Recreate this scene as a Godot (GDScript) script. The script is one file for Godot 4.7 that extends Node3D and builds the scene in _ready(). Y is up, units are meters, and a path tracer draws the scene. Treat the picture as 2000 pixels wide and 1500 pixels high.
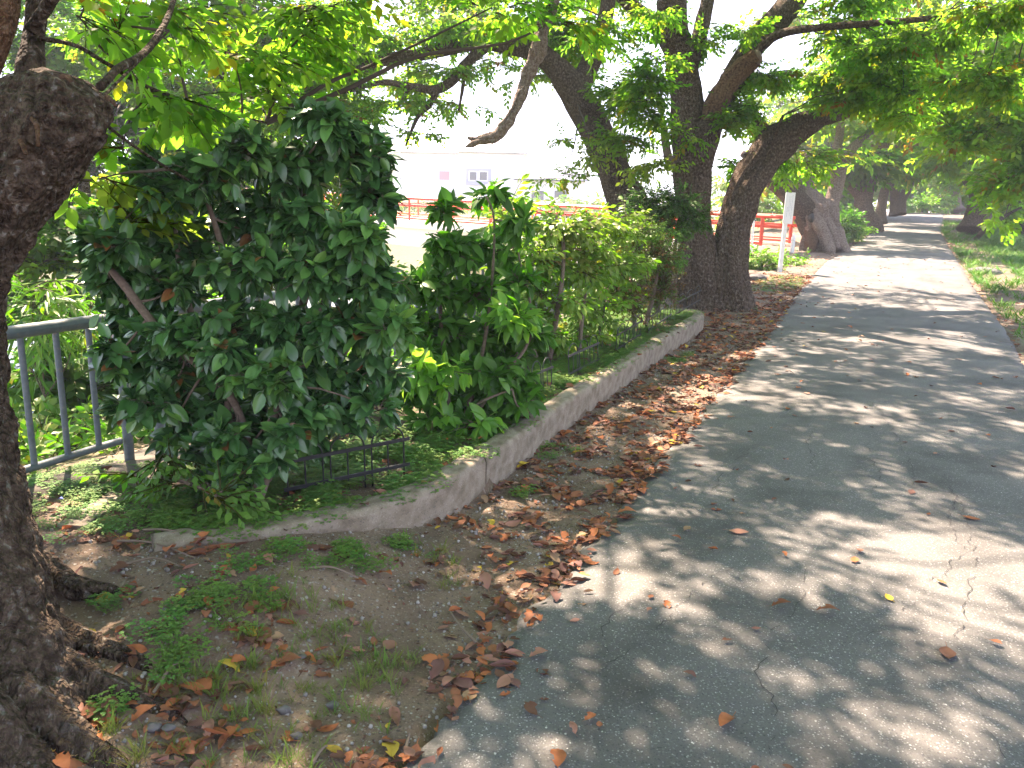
extends Node3D
# A walking path under old cherry trees beside a river, with a planted bed, a grey fence and a red footbridge.

const PITCH := 12.9
const ROLL := 1.5
const EYE := 1.55
const F := 1560.0
var cb := Basis()
var rng := RandomNumberGenerator.new()
var nz := FastNoiseLite.new()
var nz2 := FastNoiseLite.new()
var U := Vector3(sin(deg_to_rad(27.0)), 0, -cos(deg_to_rad(27.0)))
var V := Vector3(cos(deg_to_rad(27.0)), 0, sin(deg_to_rad(27.0)))
var M := {}
var names := {}
var bed := PackedVector2Array()
var kerb_line: Array[Vector3] = []
var edge_l: Array[Vector2] = []
var edge_r: Array[Vector2] = []
var sprigs := {}
var total := 0

# ------------------------------------------------------------------ small tools
class MB:
	var v := PackedVector3Array()
	var c := PackedColorArray()
	var uv := PackedVector2Array()
	var ix := PackedInt32Array()
	var col := Color.WHITE
	func add(p: Vector3, t := Vector2.ZERO) -> int:
		v.append(p); c.append(col); uv.append(t)
		return v.size() - 1
	func tri(a: int, b: int, d: int) -> void:
		ix.append(a); ix.append(b); ix.append(d)
	func quad(a: int, b: int, d: int, e: int) -> void:
		tri(a, b, d); tri(a, d, e)
	func mesh() -> ArrayMesh:
		var n := PackedVector3Array()
		n.resize(v.size())
		for k in range(0, ix.size(), 3):
			var a := v[ix[k]]
			var m := (v[ix[k + 2]] - a).cross(v[ix[k + 1]] - a)
			n[ix[k]] += m; n[ix[k + 1]] += m; n[ix[k + 2]] += m
		for k in n.size():
			n[k] = n[k].normalized() if n[k].length_squared() > 1e-20 else Vector3.UP
		var arr := []
		arr.resize(Mesh.ARRAY_MAX)
		arr[Mesh.ARRAY_VERTEX] = v; arr[Mesh.ARRAY_NORMAL] = n; arr[Mesh.ARRAY_COLOR] = c
		arr[Mesh.ARRAY_TEX_UV] = uv; arr[Mesh.ARRAY_INDEX] = ix
		var am := ArrayMesh.new()
		am.add_surface_from_arrays(Mesh.PRIMITIVE_TRIANGLES, arr)
		return am

class Bag:
	var x: Array[Transform3D] = []
	var c := PackedColorArray()
	func add(t: Transform3D, k: Color) -> void:
		x.append(t); c.append(k)

func rf(a: float, b: float) -> float:
	return rng.randf_range(a, b)

func rv(s := 1.0) -> Vector3:
	return Vector3(rf(-s, s), rf(-s, s), rf(-s, s))

func P(px: float, py: float, d: float) -> Vector3:
	return Vector3(0, EYE, 0) + cb * Vector3((px - 1000.0) / F, -(py - 750.0) / F, -1) * d

func G(px: float, py: float, h := 0.0) -> Vector3:
	var r := cb * Vector3((px - 1000.0) / F, -(py - 750.0) / F, -1)
	return Vector3(0, EYE, 0) + r * ((h - EYE) / r.y)

func GH(px: float, py: float, up := 0.0) -> Vector3:
	# where the line of sight meets the rising ground
	var r := cb * Vector3((px - 1000.0) / F, -(py - 750.0) / F, -1)
	var d := 1.0
	while d < 70.0:
		var q := Vector3(0, EYE, 0) + r * d
		if q.y < ground(q) + up:
			return q
		d += 0.02 + d * 0.002
	return Vector3(0, EYE, 0) + r * 70.0

func st(p: Vector3) -> Vector2:
	return Vector2(p.dot(U), p.dot(V))

func at(s: float, t: float, y := 0.0) -> Vector3:
	return U * s + V * t + Vector3.UP * y

func rise(s: float) -> float:
	var x := clampf(s - 12.0, 0.0, 44.0)
	return 0.035 * x * x / (x + 2.5)

func lut(tab: Array[Vector2], s: float) -> float:
	if s <= tab[0].x:
		return tab[0].y
	for k in range(1, tab.size()):
		if s <= tab[k].x:
			return lerpf(tab[k - 1].y, tab[k].y, (s - tab[k - 1].x) / (tab[k].x - tab[k - 1].x))
	return tab[tab.size() - 1].y

func fence_t(s: float) -> float:
	return -3.72 - 0.055 * s

func ground(p: Vector3) -> float:
	var a := st(p)
	return H(a.x, a.y)

func H(s: float, t: float) -> float:
	var h := rise(s)
	# low mound round the foot of the near tree
	h += (0.09 + 0.09 * smoothstep(1.2, 1.9, s)) * smoothstep(3.5, 2.1, s) * smoothstep(-1.45, -2.15, t) * smoothstep(-0.4, 0.8, s) * smoothstep(-4.3, -3.6, t)
	# river bank on one side, grass bank on the other
	var ft := fence_t(s) - 0.25
	if t < ft:
		var x := ft - t
		h -= 2.8 * smoothstep(1.2, 9.0, x) + 0.2 * minf(x, 1.0)
		h += 2.9 * smoothstep(24.0, 34.0, x)
	var rt := 1.75
	if t > rt:
		var y := t - rt
		h -= 2.0 * smoothstep(0.0, 9.0, y) + 0.1 * minf(y, 1.0)
	if s < 14.0 and t < -1.5 and bed.size() and Geometry2D.is_point_in_polygon(Vector2(s, t), bed):
		h = maxf(h, 0.165) + 0.012 * nz.get_noise_2d(s * 300.0, t * 300.0)
	return h

func ground_n(s: float, t: float) -> float:
	var e := H(s, t)
	var l := lut(edge_l, s)
	var r := lut(edge_r, s)
	var out := maxf(l - t, t - r)
	if out > 0.0:
		e += (0.012 * nz.get_noise_2d(s * 260.0, t * 260.0) + 0.02 * nz.get_noise_2d(s * 60.0 + 50.0, t * 60.0)) * clampf(out * 4.0, 0.0, 1.0)
		e -= 0.012
	else:
		e -= 0.06
	return e

func numbered(called: String) -> String:
	if not names.has(called):
		names[called] = 0
		return called
	names[called] += 1
	return "%s_%03d" % [called, names[called]]

func tag(o: Node3D, label: String, category := "", group := "", kind := "") -> Node3D:
	o.set_meta("label", label)
	if category: o.set_meta("category", category)
	if group: o.set_meta("group", group)
	if kind: o.set_meta("kind", kind)
	return o

func thing(called: String, label: String, category: String, where: Vector3, group := "") -> Node3D:
	var o := Node3D.new()
	o.name = numbered(called)
	o.position = where
	add_child(o)
	tag(o, label, category, group)
	return o

func part(called: String, m: Mesh, mat: Material, root: Node3D, base := true) -> MeshInstance3D:
	# the mesh is laid out in world coordinates; base puts it under its thing's origin
	var o := MeshInstance3D.new()
	o.name = called if root != self else numbered(called)
	o.mesh = m
	o.material_override = mat
	if base and root != self:
		var off := Vector3.ZERO
		var k: Node = root
		while k != self:
			off += (k as Node3D).position
			k = k.get_parent()
		o.position = -off
	root.add_child(o, true)
	return o

func spread(called: String, m: Mesh, mat: Material, bag: Bag, root: Node3D) -> MultiMeshInstance3D:
	var mm := MultiMesh.new()
	mm.transform_format = MultiMesh.TRANSFORM_3D
	mm.use_colors = true
	mm.mesh = m
	mm.instance_count = bag.x.size()
	for k in bag.x.size():
		mm.set_instance_transform(k, bag.x[k])
		mm.set_instance_color(k, bag.c[k])
	var o := MultiMeshInstance3D.new()
	o.name = called if root != self else numbered(called)
	o.multimesh = mm
	o.material_override = mat
	if root != self:
		o.position = -root.position
	root.add_child(o, true)
	o.set_meta("kind", "stuff")
	return o

func tube(b: MB, pts: Array, rad: Array, sides := 10, sub := 5, bump := 0.0, freq := 5.0, ridge := 0.0, close := true) -> void:
	var n := pts.size()
	var q: Array[Vector3] = []
	var r: Array[float] = []
	for k in n - 1:
		var a: Vector3 = pts[maxi(k - 1, 0)]
		var c0: Vector3 = pts[k]
		var c1: Vector3 = pts[k + 1]
		var d: Vector3 = pts[mini(k + 2, n - 1)]
		for j in sub:
			var f := float(j) / sub
			q.append(c0.cubic_interpolate(c1, a, d, f))
			r.append(lerpf(rad[k], rad[k + 1], f * f * (3 - 2 * f)))
	q.append(pts[n - 1]); r.append(rad[n - 1])
	var tan := (q[1] - q[0]).normalized()
	var nrm := tan.cross(Vector3(0.31, 0.2, 0.93)).normalized()
	var base := b.v.size()
	var run := 0.0
	for k in q.size():
		var t2 := tan
		if k < q.size() - 1:
			t2 = (q[k + 1] - q[maxi(k - 1, 0)]).normalized()
		nrm = (nrm - t2 * nrm.dot(t2)).normalized()
		tan = t2
		var bi := tan.cross(nrm)
		if k: run += q[k].distance_to(q[k - 1])
		for j in sides + 1:
			var an := TAU * (j % sides) / sides
			var dir := nrm * cos(an) + bi * sin(an)
			var p := q[k] + dir * r[k]
			if bump > 0.0:
				var w := nz.get_noise_3dv(p * freq * 20.0) + 0.5 * nz.get_noise_3dv(p * freq * 55.0)
				if ridge > 0.0:
					w += ridge * (0.35 - absf(nz2.get_noise_3d(cos(an) * 60.0 + q[k].x, sin(an) * 60.0, run * 18.0)) * 2.2)
				p += dir * r[k] * bump * w
			b.add(p, Vector2(float(j) / sides * TAU * r[k], run))
	for k in q.size() - 1:
		for j in sides:
			var i := base + k * (sides + 1) + j
			b.quad(i, i + sides + 1, i + sides + 2, i + 1)
	if close:
		for e in [0, q.size() - 1]:
			var m: int = b.add(q[e] + (q[e] - q[1 if e == 0 else e - 1]).normalized() * r[e] * 0.25)
			for j in sides:
				var i: int = base + e * (sides + 1) + j
				if e == 0: b.tri(m, i, i + 1)
				else: b.tri(m, i + 1, i)

func pipe(b: MB, p0: Vector3, p1: Vector3, r: float, sides := 8) -> void:
	tube(b, [p0, p1], [r, r], sides, 1)

func box(b: MB, c: Vector3, x: Vector3, y: Vector3, z: Vector3) -> void:
	# half axes
	for f in [[x, y, z], [-x, z, y], [y, z, x], [-y, x, z], [z, x, y], [-z, y, x]]:
		var o: Vector3 = c + f[0]
		var i := b.add(o - f[1] - f[2]); b.add(o + f[1] - f[2]); b.add(o + f[1] + f[2]); b.add(o - f[1] + f[2])
		b.quad(i, i + 3, i + 2, i + 1)

# ------------------------------------------------------------------ materials
func noise_tex(freq: float, cols: Array, seed_ := 1, size := 512, type := FastNoiseLite.TYPE_SIMPLEX_SMOOTH, oct := 5) -> NoiseTexture2D:
	var n := FastNoiseLite.new()
	n.seed = seed_; n.noise_type = type; n.frequency = freq
	n.fractal_type = FastNoiseLite.FRACTAL_FBM; n.fractal_octaves = oct
	var t := NoiseTexture2D.new()
	t.width = size; t.height = size; t.seamless = true; t.noise = n; t.generate_mipmaps = false
	if cols.size():
		var g := Gradient.new()
		g.offsets = PackedFloat32Array(cols.map(func(q): return q[0]))
		g.colors = PackedColorArray(cols.map(func(q): return (q[1] as Color).linear_to_srgb()))
		t.color_ramp = g
	return t

func flat(c: Color, rough := 0.8, metal := 0.0) -> StandardMaterial3D:
	var m := StandardMaterial3D.new()
	m.albedo_color = c.linear_to_srgb()
	m.roughness = rough; m.metallic = metal
	return m

func tri_mat(tex: Texture2D, scale: float, rough := 0.9) -> StandardMaterial3D:
	var m := StandardMaterial3D.new()
	m.albedo_texture = tex
	m.uv1_triplanar = true; m.uv1_world_triplanar = true
	m.uv1_scale = Vector3.ONE * scale
	m.roughness = rough
	return m

func add_detail(m: StandardMaterial3D, tex: Texture2D, scale: float) -> void:
	m.detail_enabled = true
	m.detail_albedo = tex
	m.detail_blend_mode = BaseMaterial3D.BLEND_MODE_MUL
	m.detail_uv_layer = BaseMaterial3D.DETAIL_UV_2
	m.uv2_triplanar = true; m.uv2_world_triplanar = true
	m.uv2_scale = Vector3.ONE * scale

func leaf_mat(back := Color(0.95, 1.0, 0.35), rough := 0.5, spec := 0.4) -> StandardMaterial3D:
	var m := StandardMaterial3D.new()
	m.vertex_color_use_as_albedo = true
	m.roughness = rough
	m.metallic_specular = spec
	m.cull_mode = BaseMaterial3D.CULL_DISABLED
	if back != Color.BLACK:
		m.backlight_enabled = true; m.backlight = back
	return m

func speckle(size: int, base: Color, spots: Array, seed_: int, grain: float) -> Image:
	# mineral grain: many small stones of the given tones on a base, wrapping at the edges
	var r := RandomNumberGenerator.new()
	r.seed = seed_
	var buf := PackedByteArray()
	buf.resize(size * size * 3)
	var b3 := [base.r, base.g, base.b]
	for k in size * size:
		var f := 1.0 + (r.randf() - 0.5) * grain
		for c in 3:
			buf[k * 3 + c] = clampi(int(pow(b3[c] * f, 1 / 2.2) * 255.0), 0, 255)
	for sp in spots:
		for k in sp[0]:
			var cx := r.randi() % size
			var cy := r.randi() % size
			var ra: float = r.randf_range(sp[1], sp[2])
			var f := r.randf_range(0.7, 1.25)
			var cc: Color = sp[3]
			var e := r.randf_range(0.6, 1.5)
			var w := int(ceil(ra * 1.5))
			for y in range(-w, w + 1):
				for x in range(-w, w + 1):
					if x * x * e + y * y / e <= ra * ra:
						var i := (posmod(cy + y, size) * size + posmod(cx + x, size)) * 3
						buf[i] = clampi(int(pow(cc.r * f, 1 / 2.2) * 255.0), 0, 255)
						buf[i + 1] = clampi(int(pow(cc.g * f, 1 / 2.2) * 255.0), 0, 255)
						buf[i + 2] = clampi(int(pow(cc.b * f, 1 / 2.2) * 255.0), 0, 255)
	return Image.create_from_data(size, size, false, Image.FORMAT_RGB8, buf)

func make_materials() -> void:
	var blot := noise_tex(0.012, [[0.0, Color(0.5, 0.5, 0.5)], [0.4, Color(0.88, 0.88, 0.88)], [0.6, Color(1.0, 1.0, 1.0)], [1.0, Color(1.2, 1.16, 1.1)]], 5, 512, FastNoiseLite.TYPE_SIMPLEX_SMOOTH, 6)
	var im := speckle(1024, Color(0.1, 0.096, 0.092), [[9000, 1.0, 2.6, Color(0.068, 0.068, 0.07)], [9000, 1.0, 2.6, Color(0.145, 0.143, 0.141)], [5200, 1.0, 2.2, Color(0.27, 0.268, 0.26)], [300, 1.2, 2.6, Color(0.42, 0.41, 0.39)]], 3, 0.5)
	M.asphalt = tri_mat(ImageTexture.create_from_image(im), 0.7, 0.85)
	add_detail(M.asphalt, blot, 0.16)
	M.asphalt.heightmap_enabled = true
	M.asphalt.heightmap_texture = M.asphalt.albedo_texture
	M.asphalt.heightmap_scale = 0.4
	var di := speckle(1024, Color(0.165, 0.115, 0.078), [[7000, 1.0, 4.0, Color(0.13, 0.09, 0.06)], [6000, 1.0, 3.0, Color(0.24, 0.18, 0.13)], [1500, 1.5, 4.0, Color(0.27, 0.25, 0.22)], [300, 2.0, 5.0, Color(0.36, 0.34, 0.31)], [700, 1.5, 4.0, Color(0.07, 0.055, 0.045)]], 8, 0.6)
	M.dirt = tri_mat(ImageTexture.create_from_image(di), 0.75, 0.95)
	M.dirt.vertex_color_use_as_albedo = true
	add_detail(M.dirt, blot, 0.35)
	M.dirt.heightmap_enabled = true
	M.dirt.heightmap_texture = M.dirt.albedo_texture
	M.dirt.heightmap_scale = 1.0
	var ci := speckle(512, Color(0.255, 0.218, 0.165), [[2500, 1.0, 2.4, Color(0.19, 0.16, 0.12)], [1600, 1.0, 2.2, Color(0.33, 0.295, 0.24)], [360, 1.0, 2.0, Color(0.12, 0.11, 0.1)]], 4, 0.3)
	M.concrete = tri_mat(ImageTexture.create_from_image(ci), 1.5, 0.9)
	add_detail(M.concrete, noise_tex(0.02, [[0.0, Color(0.35, 0.33, 0.28)], [0.4, Color(0.75, 0.71, 0.66)], [0.7, Color(1, 1, 1)], [1.0, Color(1.05, 1.05, 1.05)]], 15), 0.9)
	M.concrete.heightmap_enabled = true
	M.concrete.heightmap_texture = M.concrete.albedo_texture
	M.concrete.heightmap_scale = 0.4
	M.pale_concrete = tri_mat(ImageTexture.create_from_image(ci), 0.8, 0.9)
	M.pale_concrete.albedo_color = Color(1.9, 1.9, 1.9)
	M.old_pave = tri_mat(ImageTexture.create_from_image(ci), 1.5, 0.95)
	M.old_pave.albedo_color = Color(0.62, 0.62, 0.62)
	add_detail(M.old_pave, blot, 0.6)
	var bh := noise_tex(0.045, [], 31, 1024, FastNoiseLite.TYPE_SIMPLEX_SMOOTH, 5)
	for k in [["bark", Color(0.01, 0.007, 0.005), Color(0.052, 0.037, 0.026), Color(0.115, 0.086, 0.063), Color(0.26, 0.25, 0.22)], ["bark_mid", Color(0.02, 0.014, 0.01), Color(0.085, 0.06, 0.043), Color(0.17, 0.125, 0.092), Color(0.3, 0.28, 0.24)], ["bark_pale", Color(0.09, 0.06, 0.045), Color(0.2, 0.15, 0.12), Color(0.3, 0.24, 0.2), Color(0.4, 0.36, 0.32)], ["bark_red", Color(0.045, 0.022, 0.013), Color(0.1, 0.055, 0.032), Color(0.17, 0.1, 0.06), Color(0.2, 0.14, 0.1)]]:
		var t := noise_tex(0.022, [[0.0, k[1]], [0.4, k[2]], [0.62, k[3]], [0.74, k[3]], [0.8, k[4]], [1.0, k[4]]], 21, 1024, FastNoiseLite.TYPE_SIMPLEX_SMOOTH, 6)
		var m := tri_mat(t, 1.0, 0.95)
		m.uv1_scale = Vector3(1.0, 0.75, 1.0)
		m.metallic_specular = 0.25
		add_detail(m, noise_tex(0.06, [[0.0, Color(0.3, 0.3, 0.3)], [0.42, Color(0.8, 0.8, 0.8)], [0.6, Color(1.05, 1.05, 1.05)], [0.78, Color(1.15, 1.2, 1.1)], [0.83, Color(2.4, 2.5, 2.2)], [1.0, Color(2.4, 2.5, 2.2)]], 77, 1024), 0.73)
		m.heightmap_enabled = true
		m.heightmap_texture = bh
		m.heightmap_scale = 6.0
		M[k[0]] = m
	M.cut_wood = tri_mat(noise_tex(0.03, [[0.0, Color(0.16, 0.08, 0.04)], [0.5, Color(0.3, 0.17, 0.1)], [1.0, Color(0.42, 0.3, 0.2)]], 9), 3.0, 0.9)
	M.peeled = tri_mat(noise_tex(0.03, [[0.0, Color(0.03, 0.015, 0.01)], [0.4, Color(0.12, 0.06, 0.03)], [0.6, Color(0.22, 0.12, 0.06)], [1.0, Color(0.3, 0.2, 0.12)]], 12), 1.6, 0.95)
	M.peeled.heightmap_enabled = true
	M.peeled.heightmap_texture = bh
	M.peeled.heightmap_scale = 5.0
	M.stem = tri_mat(noise_tex(0.03, [[0.0, Color(0.06, 0.042, 0.03)], [0.5, Color(0.12, 0.088, 0.062)], [1.0, Color(0.2, 0.16, 0.12)]], 19), 3.0, 0.9)
	M.twig = flat(Color(0.05, 0.036, 0.026), 0.9)
	M.dead_twig = flat(Color(0.16, 0.12, 0.09), 0.9)
	M.cherry = leaf_mat(Color(1.15, 1.3, 0.7), 0.45, 0.45)
	M.bush = leaf_mat(Color(0.8, 1.0, 0.3), 0.42)
	M.cover = leaf_mat(Color(0.6, 0.75, 0.25), 0.6, 0.3)
	M.litter = leaf_mat(Color(0.3, 0.2, 0.1), 0.75, 0.3)
	M.gloss = leaf_mat(Color(0.35, 0.45, 0.12), 0.3, 0.5)
	M.stone = leaf_mat(Color.BLACK, 0.9, 0.3)
	M.fence = tri_mat(noise_tex(0.02, [[0.0, Color(0.07, 0.09, 0.105)], [0.5, Color(0.1, 0.125, 0.145)], [0.8, Color(0.13, 0.155, 0.175)], [0.86, Color(0.2, 0.14, 0.1)], [1.0, Color(0.3, 0.33, 0.36)]], 41), 2.0, 0.55)
	M.black = flat(Color(0.012, 0.012, 0.013), 0.5)
	M.red = tri_mat(noise_tex(0.02, [[0.0, Color(0.5, 0.035, 0.012)], [0.6, Color(0.62, 0.055, 0.018)], [1.0, Color(0.7, 0.12, 0.06)]], 43), 0.7, 0.5)
	M.white = tri_mat(noise_tex(0.02, [[0.0, Color(0.5, 0.52, 0.52)], [0.4, Color(0.68, 0.7, 0.7)], [1.0, Color(0.76, 0.77, 0.77)]], 44), 0.8, 0.5)
	M.plaster = tri_mat(noise_tex(0.02, [[0.0, Color(0.8, 0.79, 0.77)], [1.0, Color(0.88, 0.87, 0.85)]], 45), 0.2, 0.9)
	M.roof = flat(Color(0.05, 0.07, 0.11), 0.6)
	M.roof_light = flat(Color(0.75, 0.74, 0.72), 0.6)
	M.pane = flat(Color(0.05, 0.06, 0.08), 0.1)
	M.curtain = flat(Color(0.42, 0.24, 0.28), 0.8)
	M.siding = flat(Color(0.33, 0.34, 0.42), 0.8)
	M.crack = flat(Color(0.035, 0.034, 0.032), 1.0)
	M.rock = tri_mat(noise_tex(0.02, [[0.0, Color(0.06, 0.055, 0.055)], [1.0, Color(0.16, 0.15, 0.145)]], 46), 1.5, 0.9)
	M.blue = flat(Color(0.05, 0.1, 0.5), 0.5)
	M.water = flat(Color(0.1, 0.13, 0.12), 0.08)

# ------------------------------------------------------------------ leaves and sprigs
func blade(b: MB, o: Vector3, x: Vector3, y: Vector3, l: float, w: float, bend := 0.15, fold := 0.12, c := Color.WHITE, fine := true) -> void:
	# one leaf from its base o along x, its upper face towards y
	b.col = c
	var z := x.cross(y).normalized()
	var i := b.add(o)
	var rows: Array = [[0.3, 0.86], [0.62, 0.92]] if fine else [[0.48, 1.0]]
	for k in rows:
		var f: float = k[0]
		var h: float = w * 0.5 * k[1]
		var m := o + x * (l * f) - y * (l * bend * f * f)
		b.add(m + z * h + y * (h * fold * 2.0))
		b.add(m)
		b.add(m - z * h + y * (h * fold * 2.0))
	var tip := b.add(o + x * l - y * (l * bend))
	b.tri(i, i + 1, i + 2); b.tri(i, i + 2, i + 3)
	var j := i + 1
	if fine:
		b.quad(i + 1, i + 4, i + 5, i + 2); b.quad(i + 2, i + 5, i + 6, i + 3)
		j = i + 4
	b.tri(j, tip, j + 1); b.tri(j + 1, tip, j + 2)

func sprig(n: int, length: float, ll: float, lw: float, seed_: int, droop: float, fine: bool, stem: Color, odd := 0.0, upright := 0.0) -> ArrayMesh:
	var b := MB.new()
	var r := RandomNumberGenerator.new()
	r.seed = seed_
	b.col = stem
	var bend := func(f: float) -> Vector3: return Vector3(length * f, -droop * length * f * f * 0.5, 0.03 * length * sin(f * 5.0 + seed_))
	for k in 4:
		var p: Vector3 = bend.call(k / 4.0)
		var q: Vector3 = bend.call((k + 1) / 4.0)
		var w := 0.0022 * (1.2 - k * 0.2)
		var i := b.add(p + Vector3(0, w, w)); b.add(p + Vector3(0, -w, 0)); b.add(p + Vector3(0, w, -w))
		b.add(q + Vector3(0, w, w)); b.add(q + Vector3(0, -w, 0)); b.add(q + Vector3(0, w, -w))
		b.quad(i, i + 3, i + 4, i + 1); b.quad(i + 1, i + 4, i + 5, i + 2); b.quad(i + 2, i + 5, i + 3, i)
	for k in n:
		var f := 0.12 + 0.88 * (k + 0.5) / n
		var p: Vector3 = bend.call(f)
		var side := 1.0 if k % 2 else -1.0
		var an := r.randf_range(0.6, 1.15) * (1.15 - 0.75 * f)
		var x := Vector3(cos(an), r.randf_range(-0.75, 0.2) - droop * 0.3 + upright, side * sin(an)).normalized()
		var y := (Vector3.UP + Vector3(r.randf_range(-0.8, 0.8), 0, r.randf_range(-0.8, 0.8))).normalized()
		y = (y - x * y.dot(x)).normalized()
		var g := r.randf_range(0.75, 1.25)
		var c := Color(g * r.randf_range(0.9, 1.15), g, g * r.randf_range(0.8, 1.1))
		if r.randf() < odd:
			c = Color(2.0, 1.1, 0.8)
		var s := r.randf_range(0.7, 1.15)
		blade(b, p + x * 0.012, x, y, ll * s, lw * s, r.randf_range(0.05, 0.3), r.randf_range(0.05, 0.25), c, fine)
	return b.mesh()

func basis_along(d: Vector3, up: Vector3, s: float) -> Basis:
	var x := d.normalized()
	var y := up - x * up.dot(x)
	y = y.normalized() if y.length() > 0.01 else x.cross(Vector3(0.3, 0.1, 0.9)).normalized()
	return Basis(x * s, y * s, x.cross(y) * s)

const TONES := {
	"cherry": [[0.6, Color(0.22, 0.38, 0.085)], [0.94, Color(0.31, 0.43, 0.095)], [0.985, Color(0.42, 0.34, 0.05)], [1.0, Color(0.4, 0.17, 0.04)]],
	"autumn": [[0.6, Color(0.25, 0.4, 0.085)], [0.92, Color(0.36, 0.43, 0.095)], [0.96, Color(0.44, 0.34, 0.05)], [1.0, Color(0.42, 0.19, 0.04)]],
	"deep": [[0.7, Color(0.06, 0.13, 0.03)], [1.0, Color(0.095, 0.17, 0.035)]],
	"mid": [[0.7, Color(0.13, 0.26, 0.05)], [0.98, Color(0.15, 0.27, 0.045)], [1.0, Color(0.36, 0.27, 0.04)]],
	"light": [[0.6, Color(0.2, 0.32, 0.06)], [0.97, Color(0.26, 0.35, 0.065)], [1.0, Color(0.4, 0.27, 0.06)]],
	"pale": [[0.7, Color(0.27, 0.34, 0.09)], [1.0, Color(0.34, 0.37, 0.12)]],
	"rusty": [[0.45, Color(0.1, 0.15, 0.03)], [0.7, Color(0.16, 0.12, 0.045)], [1.0, Color(0.22, 0.1, 0.055)]],
}

func tone(kind: String) -> Color:
	var f := rng.randf()
	for k in TONES[kind]:
		if f <= k[0]:
			var g := rf(0.8, 1.2)
			var c: Color = k[1]
			return Color(c.r * g * rf(0.9, 1.1), c.g * g, c.b * g)
	return Color(0.1, 0.18, 0.03)

func clump(bag: Bag, tw: MB, c: Vector3, rad: Vector3, n: int, kind: String, scale := 1.0, from = null, flat_ := 0.5, lift := 0.0, thick := 0.0) -> void:
	# a bough: a branch from the limb to c, twigs that fan out from it and sprigs along each twig
	if from != null:
		var a: Vector3 = from
		var d := a.distance_to(c)
		var mid := a.lerp(c, 0.5) + Vector3(rf(-0.12, 0.12), rf(0.0, 0.16), rf(-0.12, 0.12)) * d
		var r0 := thick if thick > 0.0 else 0.006 + 0.007 * minf(d, 2.2) * minf(scale, 1.6)
		tube(tw, [a, a.lerp(mid, 0.6) + rv(0.03) * d, mid, mid.lerp(c, 0.6) + rv(0.04) * d, c], [r0, r0 * 0.85, r0 * 0.7, r0 * 0.5, r0 * 0.3], 5, 3)
	var nt := maxi(2, int(n / 6.0))
	for k in nt:
		var dir := Vector3(rf(-1, 1), rf(-1, 1) * flat_ + lift, rf(-1, 1)).normalized()
		var e := c + dir * rad * pow(rng.randf(), 0.45) * 1.05
		var s := c + dir * rad * rf(0.0, 0.3) + rv(0.15) * rad
		var m := s.lerp(e, 0.5) + Vector3.UP * rf(-0.05, 0.12) * rad.y
		var w := 0.0045 * scale
		tube(tw, [s, m, e], [w * 1.4, w, w * 0.4], 3, 2, 0.0, 5.0, 0.0, false)
		for j in 6:
			var f := (j + rng.randf()) / 6.0
			var p := s.lerp(m, f * 2.0) if f < 0.5 else m.lerp(e, f * 2.0 - 1.0)
			var g := (e - s).normalized() * 0.7 + Vector3(rf(-1, 1), rf(-0.55, 0.25) + lift * 0.4, rf(-1, 1)) * 0.9
			var up := Vector3(rf(-0.5, 0.5), 1.0, rf(-0.5, 0.5))
			bag.add(Transform3D(basis_along(g, up, scale * rf(0.75, 1.2)), p), tone(kind))

func nearest(list: Array, p: Vector3) -> Vector3:
	var best: Vector3 = list[0]
	var bd := 1e9
	for q in list:
		var d: float = (q as Vector3).distance_squared_to(p) + (0.6 if (q as Vector3).y > p.y + 0.4 else 0.0)
		if d < bd:
			bd = d; best = q
	return best

# limbs: [part name, [[px, py, depth, half width in px], ...], bump]
func make_tree(called: String, label: String, limbs: Array, mat: Material, sides := 16, group := "") -> Dictionary:
	var first: Array = limbs[0][1][0]
	var root := thing(called, label, "tree", P(first[0], first[1], first[2]), group)
	var pts := []
	for l in limbs:
		var p := []
		var r := []
		for q in l[1]:
			p.append(P(q[0], q[1], q[2]))
			r.append(q[3] * q[2] / F)
		for k in p.size():
			if l[0] != "trunk" or k > p.size() / 2: pts.append(p[k])
			if k and (l[0] != "trunk" or k > p.size() / 2):
				pts.append(p[k - 1].lerp(p[k], 0.5))
		var b := MB.new()
		tube(b, p, r, l[3] if l.size() > 3 else sides, 6, l[2], 1.0 / maxf(r[0], 0.03) * 0.25, 0.5)
		part(l[0], b.mesh(), l[4] if l.size() > 4 else mat, root)
	return {"root": root, "pts": pts}

# clumps: [px, py, depth, rx px, ry px, density, kind]
func make_crown(t: Dictionary, clumps: Array, mesh_key: String, mat: Material, per := 150.0, extra := []) -> void:
	var bag := Bag.new()
	var tw := MB.new()
	per *= 4.4
	for c in clumps:
		var p := P(c[0], c[1], c[2])
		var rx: float = c[3] * c[2] / F
		var ry: float = c[4] * c[2] / F
		var sc := clampf(c[2] / 14.0, 0.85, 2.2)
		var n := int(per * rx * ry * c[5] / (sc * sc))
		var boughs := maxi(1, int(n / 70.0))
		for k in boughs:
			var o := Vector3.ZERO
			var shrink := 1.0
			if boughs > 1:
				o = Vector3(rf(-1, 1) * rx, rf(-1, 1) * ry, rf(-1, 1) * rx * 0.8) * 0.62
				shrink = 0.62
			clump(bag, tw, p + o, Vector3(rx, ry, rx * 0.85) * shrink, int(n / float(boughs)), c[6], sc, nearest(t.pts, p + o))
	for e in extra: # [centre, radii, count, kind, scale]
		clump(bag, tw, e[0], e[1], e[2], e[3], e[4], nearest(t.get("high", t.pts), e[0]), 0.5, 0.0, 0.018)
	tw.col = Color.WHITE
	part("twigs", tw.mesh(), M.twig, t.root).set_meta("kind", "stuff")
	spread("foliage", sprigs[mesh_key], mat, bag, t.root)
	total += bag.x.size()

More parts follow.
